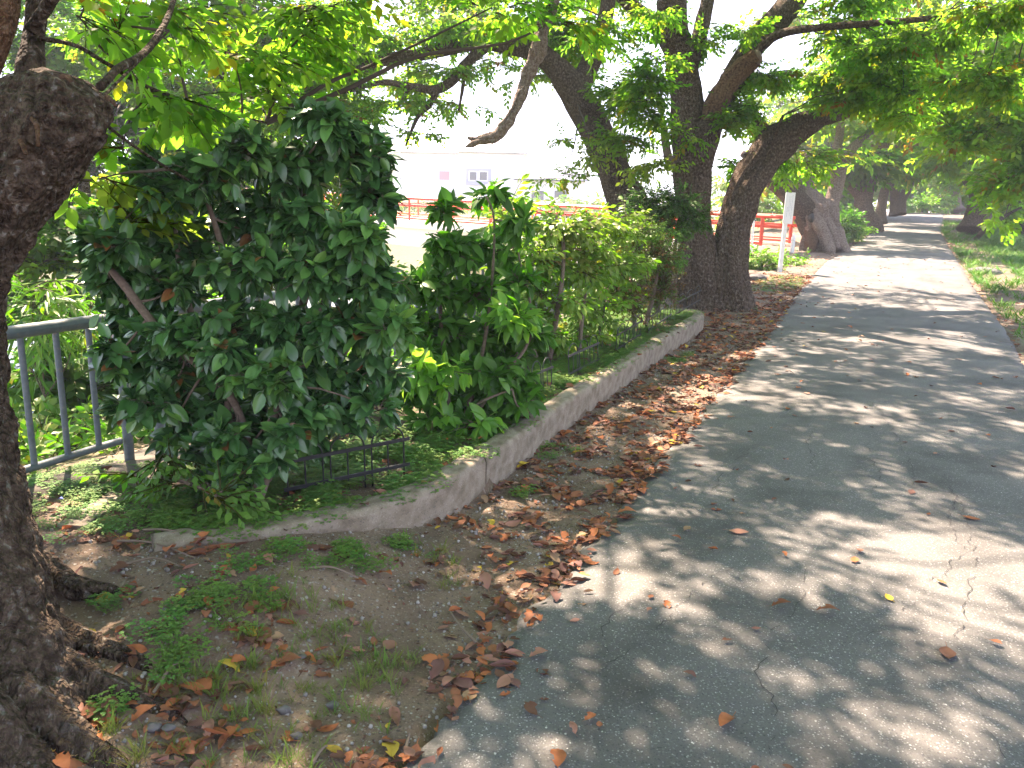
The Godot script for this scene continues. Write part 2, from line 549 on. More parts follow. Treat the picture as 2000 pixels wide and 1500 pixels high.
# ------------------------------------------------------------------ scene
func _ready() -> void:
	rng.seed = 20240917
	nz.seed = 7; nz.frequency = 0.05; nz.fractal_octaves = 3
	nz2.seed = 9; nz2.frequency = 0.03; nz2.fractal_octaves = 2
	cb = Basis.from_euler(Vector3(deg_to_rad(-PITCH), 0, deg_to_rad(ROLL)))
	var cam := Camera3D.new()
	cam.name = "camera"
	cam.transform = Transform3D(cb, Vector3(0, EYE, 0))
	cam.fov = rad_to_deg(2.0 * atan(750.0 / F))
	cam.near = 0.05; cam.far = 900.0
	add_child(cam)
	var env := Environment.new()
	env.background_mode = Environment.BG_SKY
	var sky := Sky.new()
	var sm := ProceduralSkyMaterial.new()
	sm.sky_top_color = Color(0.62, 0.65, 0.8)
	sm.sky_horizon_color = Color(0.88, 0.88, 0.95)
	sm.sky_curve = 0.2
	sm.ground_bottom_color = Color(0.3, 0.3, 0.26)
	sm.ground_horizon_color = Color(0.7, 0.72, 0.72)
	sky.sky_material = sm
	env.sky = sky
	env.tonemap_mode = Environment.TONE_MAPPER_LINEAR
	env.background_energy_multiplier = 0.68
	env.tonemap_exposure = 7.4
	env.sdfgi_enabled = true; env.ssao_enabled = true; env.ssil_enabled = true
	env.fog_enabled = true
	env.fog_density = 0.002
	env.fog_light_color = Color(0.9, 0.93, 0.95)
	var we := WorldEnvironment.new()
	we.name = "world_environment"
	we.environment = env
	add_child(we)
	var sun := DirectionalLight3D.new()
	sun.name = "sun"
	sun.light_energy = 1.6
	sun.light_color = Color(1.0, 0.9, 0.81)
	sun.light_angular_distance = 0.55
	sun.shadow_enabled = true
	var az := deg_to_rad(28.0)
	var el := deg_to_rad(52.0)
	var to_sun := Vector3(-sin(az) * cos(el), sin(el), -cos(az) * cos(el))
	sun.transform = Transform3D(Basis.looking_at(-to_sun, Vector3.UP), Vector3(0, 20, 0))
	add_child(sun)

	make_materials()
	make_sprigs()
	lay_out()
	make_ground()
	make_kerb()
	make_fence()
	make_bridge()
	make_houses()
	make_near_tree()
	make_trees()
	make_shrubs()
	make_edging()
	make_small_things()
	make_cover()
	make_litter()
	print("sprigs ", total)

func make_sprigs() -> void:
	var br := Color(0.5, 0.28, 0.2)
	sprigs.cherry = sprig(8, 0.32, 0.105, 0.06, 2, 0.35, true, br, 0.02)
	sprigs.far = sprig(7, 0.32, 0.125, 0.075, 3, 0.35, false, br, 0.03)
	sprigs.bush = sprig(9, 0.22, 0.075, 0.036, 4, 0.2, true, br)
	sprigs.broad = sprig(7, 0.26, 0.13, 0.066, 5, 0.3, true, br)
	sprigs.fine = sprig(14, 0.2, 0.045, 0.016, 6, 0.3, false, br)
	sprigs.small = sprig(10, 0.14, 0.035, 0.018, 7, 0.1, false, br, 0.05)
	sprigs.bamboo = sprig(8, 0.3, 0.17, 0.022, 8, 0.7, true, br)
	sprigs.camellia = sprig(6, 0.2, 0.1, 0.052, 9, 0.35, true, br)

func lay_out() -> void:
	for q in [[790, 1500], [930, 1330], [1100, 1130], [1270, 930], [1420, 750], [1500, 650], [1560, 570], [1610, 515], [1690, 465], [1720, 440]]:
		var p := GH(q[0], q[1])
		edge_l.append(st(p))
	edge_l.push_front(Vector2(-4, -1.05))
	edge_l.append(Vector2(60, edge_l[edge_l.size() - 1].y - 0.8))
	for q in [[2000, 720], [1960, 640], [1900, 560], [1870, 510], [1850, 480], [1835, 450]]:
		edge_r.append(st(GH(q[0], q[1])))
	edge_r.push_front(Vector2(-4, 1.1))
	edge_r.append(Vector2(60, edge_r[edge_r.size() - 1].y + 0.3))
	for q in [[300, 1066], [390, 1052], [500, 1040], [620, 1015], [740, 990], [830, 960], [900, 925], [960, 885], [1000, 860], [1100, 790], [1200, 725], [1300, 660], [1370, 618]]:
		kerb_line.append(G(q[0], q[1], 0.2))
	var e := kerb_line[kerb_line.size() - 1]
	for k in [[10.35, -2.5], [10.5, -2.62], [10.5, -2.8]]:
		kerb_line.append(at(k[0], k[1], 0.2))
	for p in kerb_line:
		bed.append(st(p))
	for k in [[10.5, -3.9], [7.0, -3.85], [5.0, -3.72], [4.0, -3.6], [3.4, -3.5], [2.9, -3.4], [2.5, -3.22]]:
		bed.append(Vector2(k[0], k[1]))
	var off := 0.05
	var grown := Geometry2D.offset_polygon(bed, -off)
	if grown.size():
		bed = grown[0]

func steps(list: Array) -> PackedFloat32Array:
	# [[from, to, step], ...]
	var o := PackedFloat32Array()
	for k in list:
		var x: float = k[0]
		while x < k[1] - 1e-4:
			o.append(x); x += k[2]
	o.append(list[list.size() - 1][1])
	return o

func make_ground() -> void:
	var ss := steps([[-40, -4, 4.0], [-4, 0.2, 0.25], [0.2, 9.0, 0.07], [9.0, 16.0, 0.16], [16, 40, 0.6], [40, 90, 3.0], [90, 420, 20.0]])
	var ts := steps([[-300, -60, 20.0], [-60, -20, 3.0], [-20, -6, 0.7], [-6, -4, 0.16], [-4, -0.9, 0.07], [-0.9, 0.8, 0.3], [0.8, 3.0, 0.12], [3, 12, 0.6], [12, 60, 4.0], [60, 300, 20.0]])
	var b := MB.new()
	var w := ts.size()
	for s in ss:
		for t in ts:
			var c := Color(1, 1, 1)
			var n := nz.get_noise_2d(s * 40.0, t * 40.0)
			var ft := fence_t(s) - 0.3
			if t < ft:
				c = c.lerp(Color(0.55, 0.75, 0.35), clampf((ft - t) * 1.5, 0, 1))
			elif t > lut(edge_r, s) + 0.75 + n * 0.5 and s > 5:
				c = c.lerp(Color(0.6, 0.95, 0.4), clampf((t - lut(edge_r, s) - 0.75 - n * 0.5) * 1.6, 0, 1))
			else:
				c = Color(1, 1, 1).lerp(Color(0.75, 0.7, 0.66), clampf(n * 1.5 + 0.3, 0, 1))
			b.col = c
			b.add(at(s, t, ground_n(s, t)))
	for i in ss.size() - 1:
		for j in w - 1:
			var k := i * w + j
			b.quad(k, k + w, k + w + 1, k + 1)
	tag(part("ground", b.mesh(), M.dirt, self), "bare brown earth with grassy banks on both sides of the path", "", "", "structure")
	# asphalt, with a ragged edge that drops to the earth
	var r := MB.new()
	var ps := steps([[-3.9, 0.5, 0.3], [0.5, 12.0, 0.06], [12.0, 30.0, 0.3], [30, 60, 1.0]])
	var cols := 30
	M.asphalt.vertex_color_use_as_albedo = true
	for s in ps:
		var l := lut(edge_l, s) + 0.035 * nz.get_noise_1d(s * 190.0) + 0.05 * nz.get_noise_1d(s * 45.0 + 900.0)
		var g := lut(edge_r, s) + 0.04 * nz.get_noise_1d(s * 160.0 + 4000.0)
		r.add(at(s, l - 0.02, rise(s) - 0.05))
		for j in cols + 1:
			var f := float(j) / cols
			var t := lerpf(l, g, f)
			var e := minf(f, 1.0 - f)
			var dust := clampf(exp(-e * (g - l) / 0.22) * (0.75 + 0.9 * nz.get_noise_2d(s * 35.0, t * 50.0)), 0.0, 1.0)
			var stain := 1.0 + 0.55 * nz.get_noise_2d(s * 22.0 + 700.0, t * 30.0) + 0.35 * nz.get_noise_2d(s * 90.0 + 300.0, t * 110.0)
			stain = clampf(stain, 0.6, 1.3)
			r.col = Color(stain, stain, stain).lerp(Color(1.45, 1.28, 1.05), dust * 0.75)
			r.add(at(s, t, rise(s) + 0.012 + 0.02 * sin(f * PI) + 0.006 * nz.get_noise_2d(s * 30.0, t * 30.0) - (0.01 if e < 0.01 else 0.0)))
		r.add(at(s, g + 0.02, rise(s) - 0.05))
	w = cols + 3
	for i in ps.size() - 1:
		for j in w - 1:
			var k := i * w + j
			r.quad(k, k + w, k + w + 1, k + 1)
	tag(part("path", r.mesh(), M.asphalt, self), "weathered grey asphalt walking path with fine cracks", "", "", "structure")
	# cracks: thin ragged lines of dark grit in the asphalt
	var ck := MB.new()
	for line in [[[1690, 1280], [1800, 1170], [1880, 1090], [1850, 1030], [1870, 980], [1830, 930], [1790, 890]], [[1960, 1500], [1905, 1400], [1880, 1300], [1865, 1250], [1890, 1190], [1905, 1130], [1890, 1050], [1880, 990], [1840, 950]], [[1130, 1330], [1230, 1290], [1300, 1220], [1370, 1150], [1440, 1120]], [[1700, 1010], [1705, 960], [1720, 935], [1690, 900], [1700, 860]], [[1500, 1500], [1520, 1420], [1480, 1330], [1500, 1260], [1560, 1180], [1580, 1100]], [[1780, 970], [1785, 930], [1760, 880], [1740, 840], [1700, 790]], [[1560, 980], [1590, 920], [1570, 870], [1610, 830]], [[1190, 1290], [1180, 1240], [1240, 1180]], [[1330, 1000], [1400, 960], [1440, 900], [1500, 860]]]:
		var prev := []
		for k in line.size() - 1:
			var a := G(line[k][0], line[k][1])
			var z := G(line[k + 1][0], line[k + 1][1])
			var n := maxi(2, int(a.distance_to(z) / 0.025))
			for j in n:
				var p := a.lerp(z, float(j) / n)
				var d := (z - a).normalized()
				var nn := Vector3(-d.z, 0, d.x)
				p += nn * (0.035 * nz.get_noise_2d(p.x * 60.0, p.z * 60.0) + 0.02 * nz2.get_noise_2d(p.x * 500.0, p.z * 500.0) + rf(-0.004, 0.004))
				var wd := 0.0016 * (0.6 + 0.6 * absf(nz.get_noise_2d(p.x * 200.0, p.z * 200.0)) * 3.0) * (0.4 + 0.6 * sin(PI * (k + float(j) / n) / (line.size() - 1)))
				var a2 := st(p)
				var l := lut(edge_l, a2.x)
				var g := lut(edge_r, a2.x)
				var y := rise(a2.x) + 0.014 + 0.02 * sin(clampf((a2.y - l) / (g - l), 0, 1) * PI) + 0.006 * nz.get_noise_2d(a2.x * 30.0, a2.y * 30.0) + 0.002
				p.y = y
				var i := ck.add(p - nn * wd); ck.add(p + nn * wd)
				if prev.size() and nz.get_noise_2d(p.x * 110.0 + 40.0, p.z * 110.0) > -0.22:
					ck.quad(prev[0], i, i + 1, prev[1])
				prev = [i, i + 1]
	tag(part("path_cracks", ck.mesh(), M.crack, self), "thin ragged dark cracks running through the asphalt", "", "", "structure")
	# old pavement strip along the fence
	var pv := MB.new()
	var pss := steps([[1.4, 12.0, 0.1]])
	for s in pss:
		for j in 9:
			var t := lerpf(fence_t(s) - 0.2, -3.05 - 0.05 * s, j / 8.0)
			pv.add(at(s, t, maxf(H(s, t), rise(s)) * (0.0 if t > -3.4 else 1.0) + 0.014 + 0.008 * nz.get_noise_2d(s * 80.0, t * 80.0)))
	for i in pss.size() - 1:
		for j in 8:
			var k := i * 9 + j
			pv.quad(k, k + 9, k + 10, k + 1)
	tag(part("fence_pavement", pv.mesh(), M.old_pave, self), "worn grey concrete strip between the fence and the bed", "", "", "structure")
	var wt := MB.new()
	for k in [[-40, -26], [-40, -12.0], [120, -12.0], [120, -26]]:
		wt.add(at(k[0], k[1], -2.35))
	wt.quad(0, 1, 2, 3)
	tag(part("river_water", wt.mesh(), M.water, self), "shallow river water below the bank", "", "", "structure")

func make_kerb() -> void:
	var root := thing("concrete_kerb", "low weathered concrete kerb curving round the planted bed", "kerb", kerb_line[8])
	# resample, then cut into the cast lengths
	var q: Array[Vector3] = []
	for k in kerb_line.size() - 1:
		for j in 6:
			q.append(kerb_line[k].cubic_interpolate(kerb_line[k + 1], kerb_line[maxi(k - 1, 0)], kerb_line[mini(k + 2, kerb_line.size() - 1)], j / 6.0))
	q.append(kerb_line[kerb_line.size() - 1])
	var joint_at := [41, 64, 77, q.size() - 1]
	var from := 0
	for e in joint_at:
		if e <= from: continue
		var b := MB.new()
		var prof := [[0.0, -0.3], [0.004, 0.165], [0.012, 0.19], [0.032, 0.2], [0.09, 0.203], [0.128, 0.199], [0.142, 0.18], [0.145, 0.05]]
		var n := 0
		for k in range(from, e + 1):
			var d := (q[mini(k + 1, q.size() - 1)] - q[maxi(k - 1, 0)]).normalized()
			var side := Vector3(d.z, 0, -d.x) # towards the bed
			if side.dot(V) > 0.2 and k > 20 and k < q.size() - 20: side = -side
			var p := q[k]
			if k == e and e < q.size() - 1: p -= d * 0.009
			for f in prof:
				var jit := Vector3(nz.get_noise_3d(p.x * 200, f[0] * 900, p.z * 200), nz.get_noise_3d(p.x * 150 + 50, f[1] * 900, p.z * 150), nz.get_noise_3d(p.x * 200, f[1] * 700 + 90, p.z * 200)) * 0.008
				b.add(Vector3(p.x, 0, p.z) + side * f[0] + Vector3.UP * (f[1] + 0.004 * nz.get_noise_1d(k * 9.0)) + jit)
			n += 1
		var w := prof.size()
		for i in n - 1:
			for j in w - 1:
				var k := i * w + j
				b.quad(k, k + w, k + w + 1, k + 1)
		for i in [0, n - 1]:
			for j in range(1, w - 1):
				b.tri(i * w, i * w + j + (0 if i else 1), i * w + j + (1 if i else 0))
		part("kerb_length", b.mesh(), M.concrete, root)
		from = e
	# the back kerb towards the fence, lower and half buried
	var bb := MB.new()
	var pts := []
	for k in [[1.95, -3.05], [2.3, -3.2], [2.9, -3.42], [3.4, -3.52], [4.0, -3.62], [5.0, -3.74], [7.0, -3.88], [10.0, -3.95]]:
		pts.append(at(k[0], k[1], 0.07))
	for k in pts.size() - 1:
		var a: Vector3 = pts[k]
		var z: Vector3 = pts[k + 1]
		var d := (z - a) * 0.5
		box(bb, (a + z) * 0.5, d * 1.02, Vector3.UP * (0.11 + 0.002 * (k % 2)), Vector3(-d.z, 0, d.x).normalized() * 0.06)
	part("back_kerb", bb.mesh(), M.concrete, root)

func make_fence() -> void:
	var spans := [[-1.6, 2.86, "blue-grey steel pipe fence section rising beside the near trunk", 0], [3.08, 6.2, "blue-grey pipe fence section behind the camellia", 1], [6.42, 12.6, "blue-grey pipe fence section behind the pale leafy shrub", 2]]
	for sp in spans:
		var s0: float = sp[0]
		var s1: float = sp[1]
		var root := thing("pipe_fence", sp[2], "fence", at(s0, fence_t(s0), 0.0), "grey pipe fence along the river bank")
		var f := func(s: float, y: float) -> Vector3: return at(s, fence_t(s), y + rise(s))
		var b := MB.new()
		tube(b, [f.call(s0, 0.8), f.call(s0 + 0.02, 0.86), f.call(s0 + 0.1, 0.875), f.call((s0 + s1) * 0.5, 0.875), f.call(s1 - 0.1, 0.875), f.call(s1 - 0.02, 0.86), f.call(s1, 0.8)], [0.033, 0.033, 0.033, 0.033, 0.033, 0.033, 0.033], 12, 5)
		part("top_rail", b.mesh(), M.fence, root)
		b = MB.new()
		pipe(b, f.call(s0 + 0.05, 0.19), f.call(s1 - 0.05, 0.19), 0.02, 10)
		part("bottom_rail", b.mesh(), M.fence, root)
		var n := int(round((s1 - s0) / 0.185))
		var bar := MB.new()
		pipe(bar, Vector3(0, 0, 0), Vector3(0, 0.69, 0), 0.0155, 8)
		var bm := bar.mesh()
		var posts := [s0, s1]
		if s1 - s0 > 4.0: posts.append((s0 + s1) * 0.5)
		for p in posts:
			b = MB.new()
			pipe(b, f.call(p, -0.1), f.call(p, 0.86), 0.027, 12)
			part("post", b.mesh(), M.fence, root)
			b = MB.new()
			tube(b, [f.call(p, -0.05), f.call(p, 0.03), f.call(p, 0.034)], [0.075, 0.07, 0.03], 14, 1)
			part("footing", b.mesh(), M.concrete, root)
		for k in range(1, n):
			var s := lerpf(s0, s1, float(k) / n)
			if absf(s - (s0 + s1) * 0.5) < 0.06 and s1 - s0 > 4.0: continue
			var o := part("baluster", bm, M.fence, root, false)
			o.position = f.call(s, 0.185) - root.position

func make_bridge() -> void:
	var a := Vector3(7.75, 0.0, -24.2)
	var z := Vector3(-16.0, 0.0, -41.5)
	var dir := (z - a).normalized()
	var per := Vector3(-dir.z, 0, dir.x)
	if per.z < 0: per = -per # towards the camera
	var ya := rise(st(a).x) - 0.12
	var root := thing("footbridge", "concrete footbridge with red pipe railings crossing the river", "bridge", a)
	var hh := func(d: float) -> float: return ya + 0.05 + 0.018 * d
	var L := a.distance_to(z)
	var wd := 1.3
	var b := MB.new()
	var mid := (a + z) * 0.5
	box(b, Vector3(mid.x, hh.call(L * 0.5) - 0.4, mid.z), (dir + Vector3.UP * 0.018) * (L * 0.5 + 0.3), Vector3.UP * 0.4, per * wd)
	part("deck", b.mesh(), M.pale_concrete, root)
	for sd in [1.0, -1.0]:
		b = MB.new()
		var o: Vector3 = mid + per * (wd * sd)
		box(b, Vector3(o.x, hh.call(L * 0.5) + 0.03, o.z), (dir + Vector3.UP * 0.018) * (L * 0.5 + 0.1), Vector3.UP * 0.14, per * 0.12)
		part("edge_beam", b.mesh(), M.pale_concrete, root)
		var run := [-0.9, 0.0] if sd > 0 else [-0.6, 0.0]
		for y in [0.98, 0.72, 0.33, 0.16 + 0.08]:
			b = MB.new()
			var p0: Vector3 = a + per * (wd * sd) + dir * ((run[0] if y > 0.6 else 0.0) + (0.35 if y == 0.72 else 0.0))
			var p1: Vector3 = z + per * (wd * sd)
			pipe(b, Vector3(p0.x, hh.call(0.0) + y, p0.z), Vector3(p1.x, hh.call(L) + y, p1.z), 0.05 if y > 0.6 else 0.03, 8)
			part("rail", b.mesh(), M.red, root)
		var n := int(L / 1.9)
		for k in n + 1:
			b = MB.new()
			var p: Vector3 = a + per * (wd * sd) + dir * (L * k / n)
			pipe(b, Vector3(p.x, hh.call(L * k / n) - (0.25 if k == 0 else 0.0), p.z), Vector3(p.x, hh.call(L * k / n) + 0.96, p.z), 0.055 if k % 3 == 0 else 0.035, 8)
			part("railing_post", b.mesh(), M.red, root)
	for d in [1.0, 12.0, 24.0]:
		b = MB.new()
		var p: Vector3 = a + dir * d
		box(b, Vector3(p.x, hh.call(d) - 2.3, p.z), dir * 0.5, Vector3.UP * 1.499, per * (wd - 0.1))
		part("pier", b.mesh(), M.pale_concrete, root)

func make_houses() -> void:
	var defs := [
		["pale house with a red curtained window and a light roof across the river", P(855, 350, 88), 7.5, 5.2, M.roof_light, 0],
		["white house with grey siding between two white framed windows", P(960, 352, 84), 6.6, 5.0, M.roof_light, 1],
		["low white building under a dark blue roof across the river", P(1075, 372, 80), 6.4, 3.4, M.roof, 2],
		["long white house mostly hidden behind the camellia across the river", P(690, 350, 92), 9.0, 5.6, M.roof_light, 3],
	]
	for d in defs:
		var c: Vector3 = d[1]
		var gy := ground(c) - 0.1
		var root := thing("house", d[0], "house", Vector3(c.x, gy, c.z), "houses on the far bank")
		var w: float = d[2]
		var top: float = c.y + 2.6 if d[5] != 2 else c.y + 0.9
		var hgt := top - gy
		var b := MB.new()
		var ce := Vector3(c.x, gy + hgt * 0.5, c.z)
		box(b, ce, Vector3(w * 0.5, 0, 0), Vector3(0, hgt * 0.5, 0), Vector3(0, 0, 3.0))
		part("wall", b.mesh(), M.plaster, root)
		b = MB.new()
		var e := 0.5
		var q := [Vector3(-w * 0.5 - e, hgt - 0.05, 3.5), Vector3(w * 0.5 + e, hgt - 0.05, 3.5), Vector3(w * 0.5 + e, hgt + 1.3, 0), Vector3(-w * 0.5 - e, hgt + 1.3, 0), Vector3(-w * 0.5 - e, hgt - 0.05, -3.5), Vector3(w * 0.5 + e, hgt - 0.05, -3.5)]
		for v in q: b.add(v + Vector3(c.x, gy, c.z))
		for v in q: b.add(v + Vector3(c.x, gy + 0.15, c.z))
		b.quad(0, 1, 2, 3); b.quad(3, 2, 5, 4)
		b.quad(6, 9, 8, 7); b.quad(9, 10, 11, 8)
		b.quad(0, 6, 7, 1); b.quad(4, 5, 11, 10)
		b.quad(0, 3, 9, 6); b.quad(3, 4, 10, 9); b.quad(1, 7, 8, 2); b.quad(2, 8, 11, 5)
		part("roof", b.mesh(), d[4], root)
		var fz := c.z + 3.0
		var wins := []
		if d[5] == 0: wins = [[P(868, 343, 85), 1.1, 0.9, M.curtain], [P(897, 343, 85), 0.35, 0.7, M.pane]]
		elif d[5] == 1:
			b = MB.new()
			var s := P(935, 344, 81)
			box(b, Vector3(s.x, s.y, fz), Vector3(1.3, 0, 0), Vector3(0, 0.75, 0), Vector3(0, 0, 0.02))
			part("siding", b.mesh(), M.siding, root)
			b = MB.new()
			s = P(928, 359, 81)
			box(b, Vector3(s.x, s.y, fz), Vector3(1.0, 0, 0), Vector3(0, 0.12, 0), Vector3(0, 0, 0.25))
			part("awning", b.mesh(), M.siding, root)
			wins = [[P(924, 344, 81), 0.7, 0.8, M.pane], [P(944, 344, 81), 0.75, 0.8, M.pane]]
		elif d[5] == 2: wins = [[P(1050, 382, 77), 1.2, 0.9, M.pane], [P(1095, 382, 77), 1.2, 0.9, M.pane]]
		else: wins = [[P(660, 345, 88), 1.2, 1.0, M.pane], [P(730, 345, 88), 1.2, 1.0, M.pane]]
		for wn in wins:
			var p: Vector3 = wn[0]
			b = MB.new()
			var o := Vector3(p.x, p.y, fz + 0.03)
			var hw: float = wn[1] * 0.5
			var hv: float = wn[2] * 0.5
			for sd in [-1.0, 1.0]:
				box(b, o + Vector3(0, sd * (hv + 0.05), 0), Vector3(hw + 0.1, 0, 0), Vector3(0, 0.05, 0), Vector3(0, 0, 0.05))
				box(b, o + Vector3(sd * (hw + 0.05), 0, 0), Vector3(0.05, 0, 0), Vector3(0, hv, 0), Vector3(0, 0, 0.047))
			var fr := part("window_frame", b.mesh(), M.white, root)
			b = MB.new()
			box(b, o, Vector3(hw, 0, 0), Vector3(0, hv, 0), Vector3(0, 0, 0.02))
			part("pane", b.mesh(), wn[3], fr)

# ------------------------------------------------------------------ trees
func lobed(b: MB, pts: Array, rad: Array, sides: int, sub: int, lobes: Array, burls: Array) -> void:
	# a thick old trunk: buttress lobes near the ground, burls, vertical folds and cracked bark
	var n := pts.size()
	var rings := []
	for k in n - 1:
		for j in sub:
			var f := float(j) / sub
			var c0: Vector3 = pts[k]
			rings.append([c0.cubic_interpolate(pts[k + 1], pts[maxi(k - 1, 0)], pts[mini(k + 2, n - 1)], f), lerpf(rad[k], rad[k + 1], f)])
	rings.append([pts[n - 1], rad[n - 1]])
	var base := b.v.size()
	var run := 0.0
	for k in rings.size():
		var c: Vector3 = rings[k][0]
		var r: float = rings[k][1]
		if k: run += c.distance_to(rings[k - 1][0])
		for j in sides + 1:
			var an := TAU * (j % sides) / sides
			var dir := Vector3(cos(an), 0, sin(an))
			var rr := r
			for l in lobes: # [angle, width, reach, height]
				var da := absf(angle_difference(an + 0.15 * sin(run * 5.0 + l[0] * 3.0), l[0]))
				rr += l[2] * exp(-da * da / (l[1] * l[1])) * exp(-maxf(run, 0.0) / l[3])
			# folds that run up the trunk
			var fold := nz2.get_noise_3d(cos(an) * 55.0, sin(an) * 55.0, run * 9.0)
			rr += r * 0.16 * fold
			var p := c + dir * rr
			for q in burls: # [centre, radius, amount]
				var dd: float = p.distance_to(q[0]) / q[1]
				p += dir * (q[2] * exp(-dd * dd))
			var cr := absf(nz2.get_noise_3d(p.x * 260.0 + fold * 30.0, p.y * 110.0, p.z * 260.0))
			p += dir * (0.018 * (clampf(cr * 3.0, 0.0, 1.0) - 0.6) + 0.016 * nz.get_noise_3dv(p * 190.0) + 0.006 * nz.get_noise_3dv(p * 620.0))
			b.add(p, Vector2(float(j) / sides, run))
	for k in rings.size() - 1:
		for j in sides:
			var i := base + k * (sides + 1) + j
			b.quad(i, i + 1, i + sides + 2, i + sides + 1)
	for e in [0, rings.size() - 1]:
		var m := b.add(rings[e][0] + Vector3.UP * (0.03 if e else -0.03))
		for j in sides:
			var i: int = base + e * (sides + 1) + j
			if e: b.tri(m, i, i + 1)
			else: b.tri(m, i + 1, i)

func canopy(list: Array, s0: float, s1: float, t0: float, t1: float, y0: float, climb: float, cell: float, n: int, kind: String, sc: float) -> void:
	# an even, airy roof of boughs: one in each cell of a jittered grid
	var s := s0
	while s < s1:
		var t := t0
		while t < t1:
			var ss := s + rf(0, cell)
			var tt := t + rf(0, cell)
			# the gap above the bed, where the bough broke off
			var gap := ss > 8.6 and ss < 12.6 and tt < -5.5
			if not gap and rng.randf() < 0.97:
				list.append([at(ss, tt, y0 + rf(0.0, 1.7) + climb * maxf(ss, 0.0)), Vector3(cell * rf(0.6, 0.95), rf(0.15, 0.35), cell * rf(0.6, 0.95)), int(n * rf(0.5, 1.5) * (0.3 if tt < -5.0 and ss > 1.5 else 1.0)), kind, sc])
			t += cell
		s += cell

func upper_limbs(root: Node3D, lines: Array) -> Array:
	var pts := []
	for l in lines:
		var r := []
		for k in l.size():
			r.append(lerpf(0.03, 0.01, float(k) / (l.size() - 1)))
			pts.append(l[k])
			if k: pts.append((l[k] as Vector3).lerp(l[k - 1], 0.5))
		var b := MB.new()
		tube(b, l, r, 10, 6, 0.15, 4.0, 0.3)
		part("limb", b.mesh(), M.bark, root)
	return pts

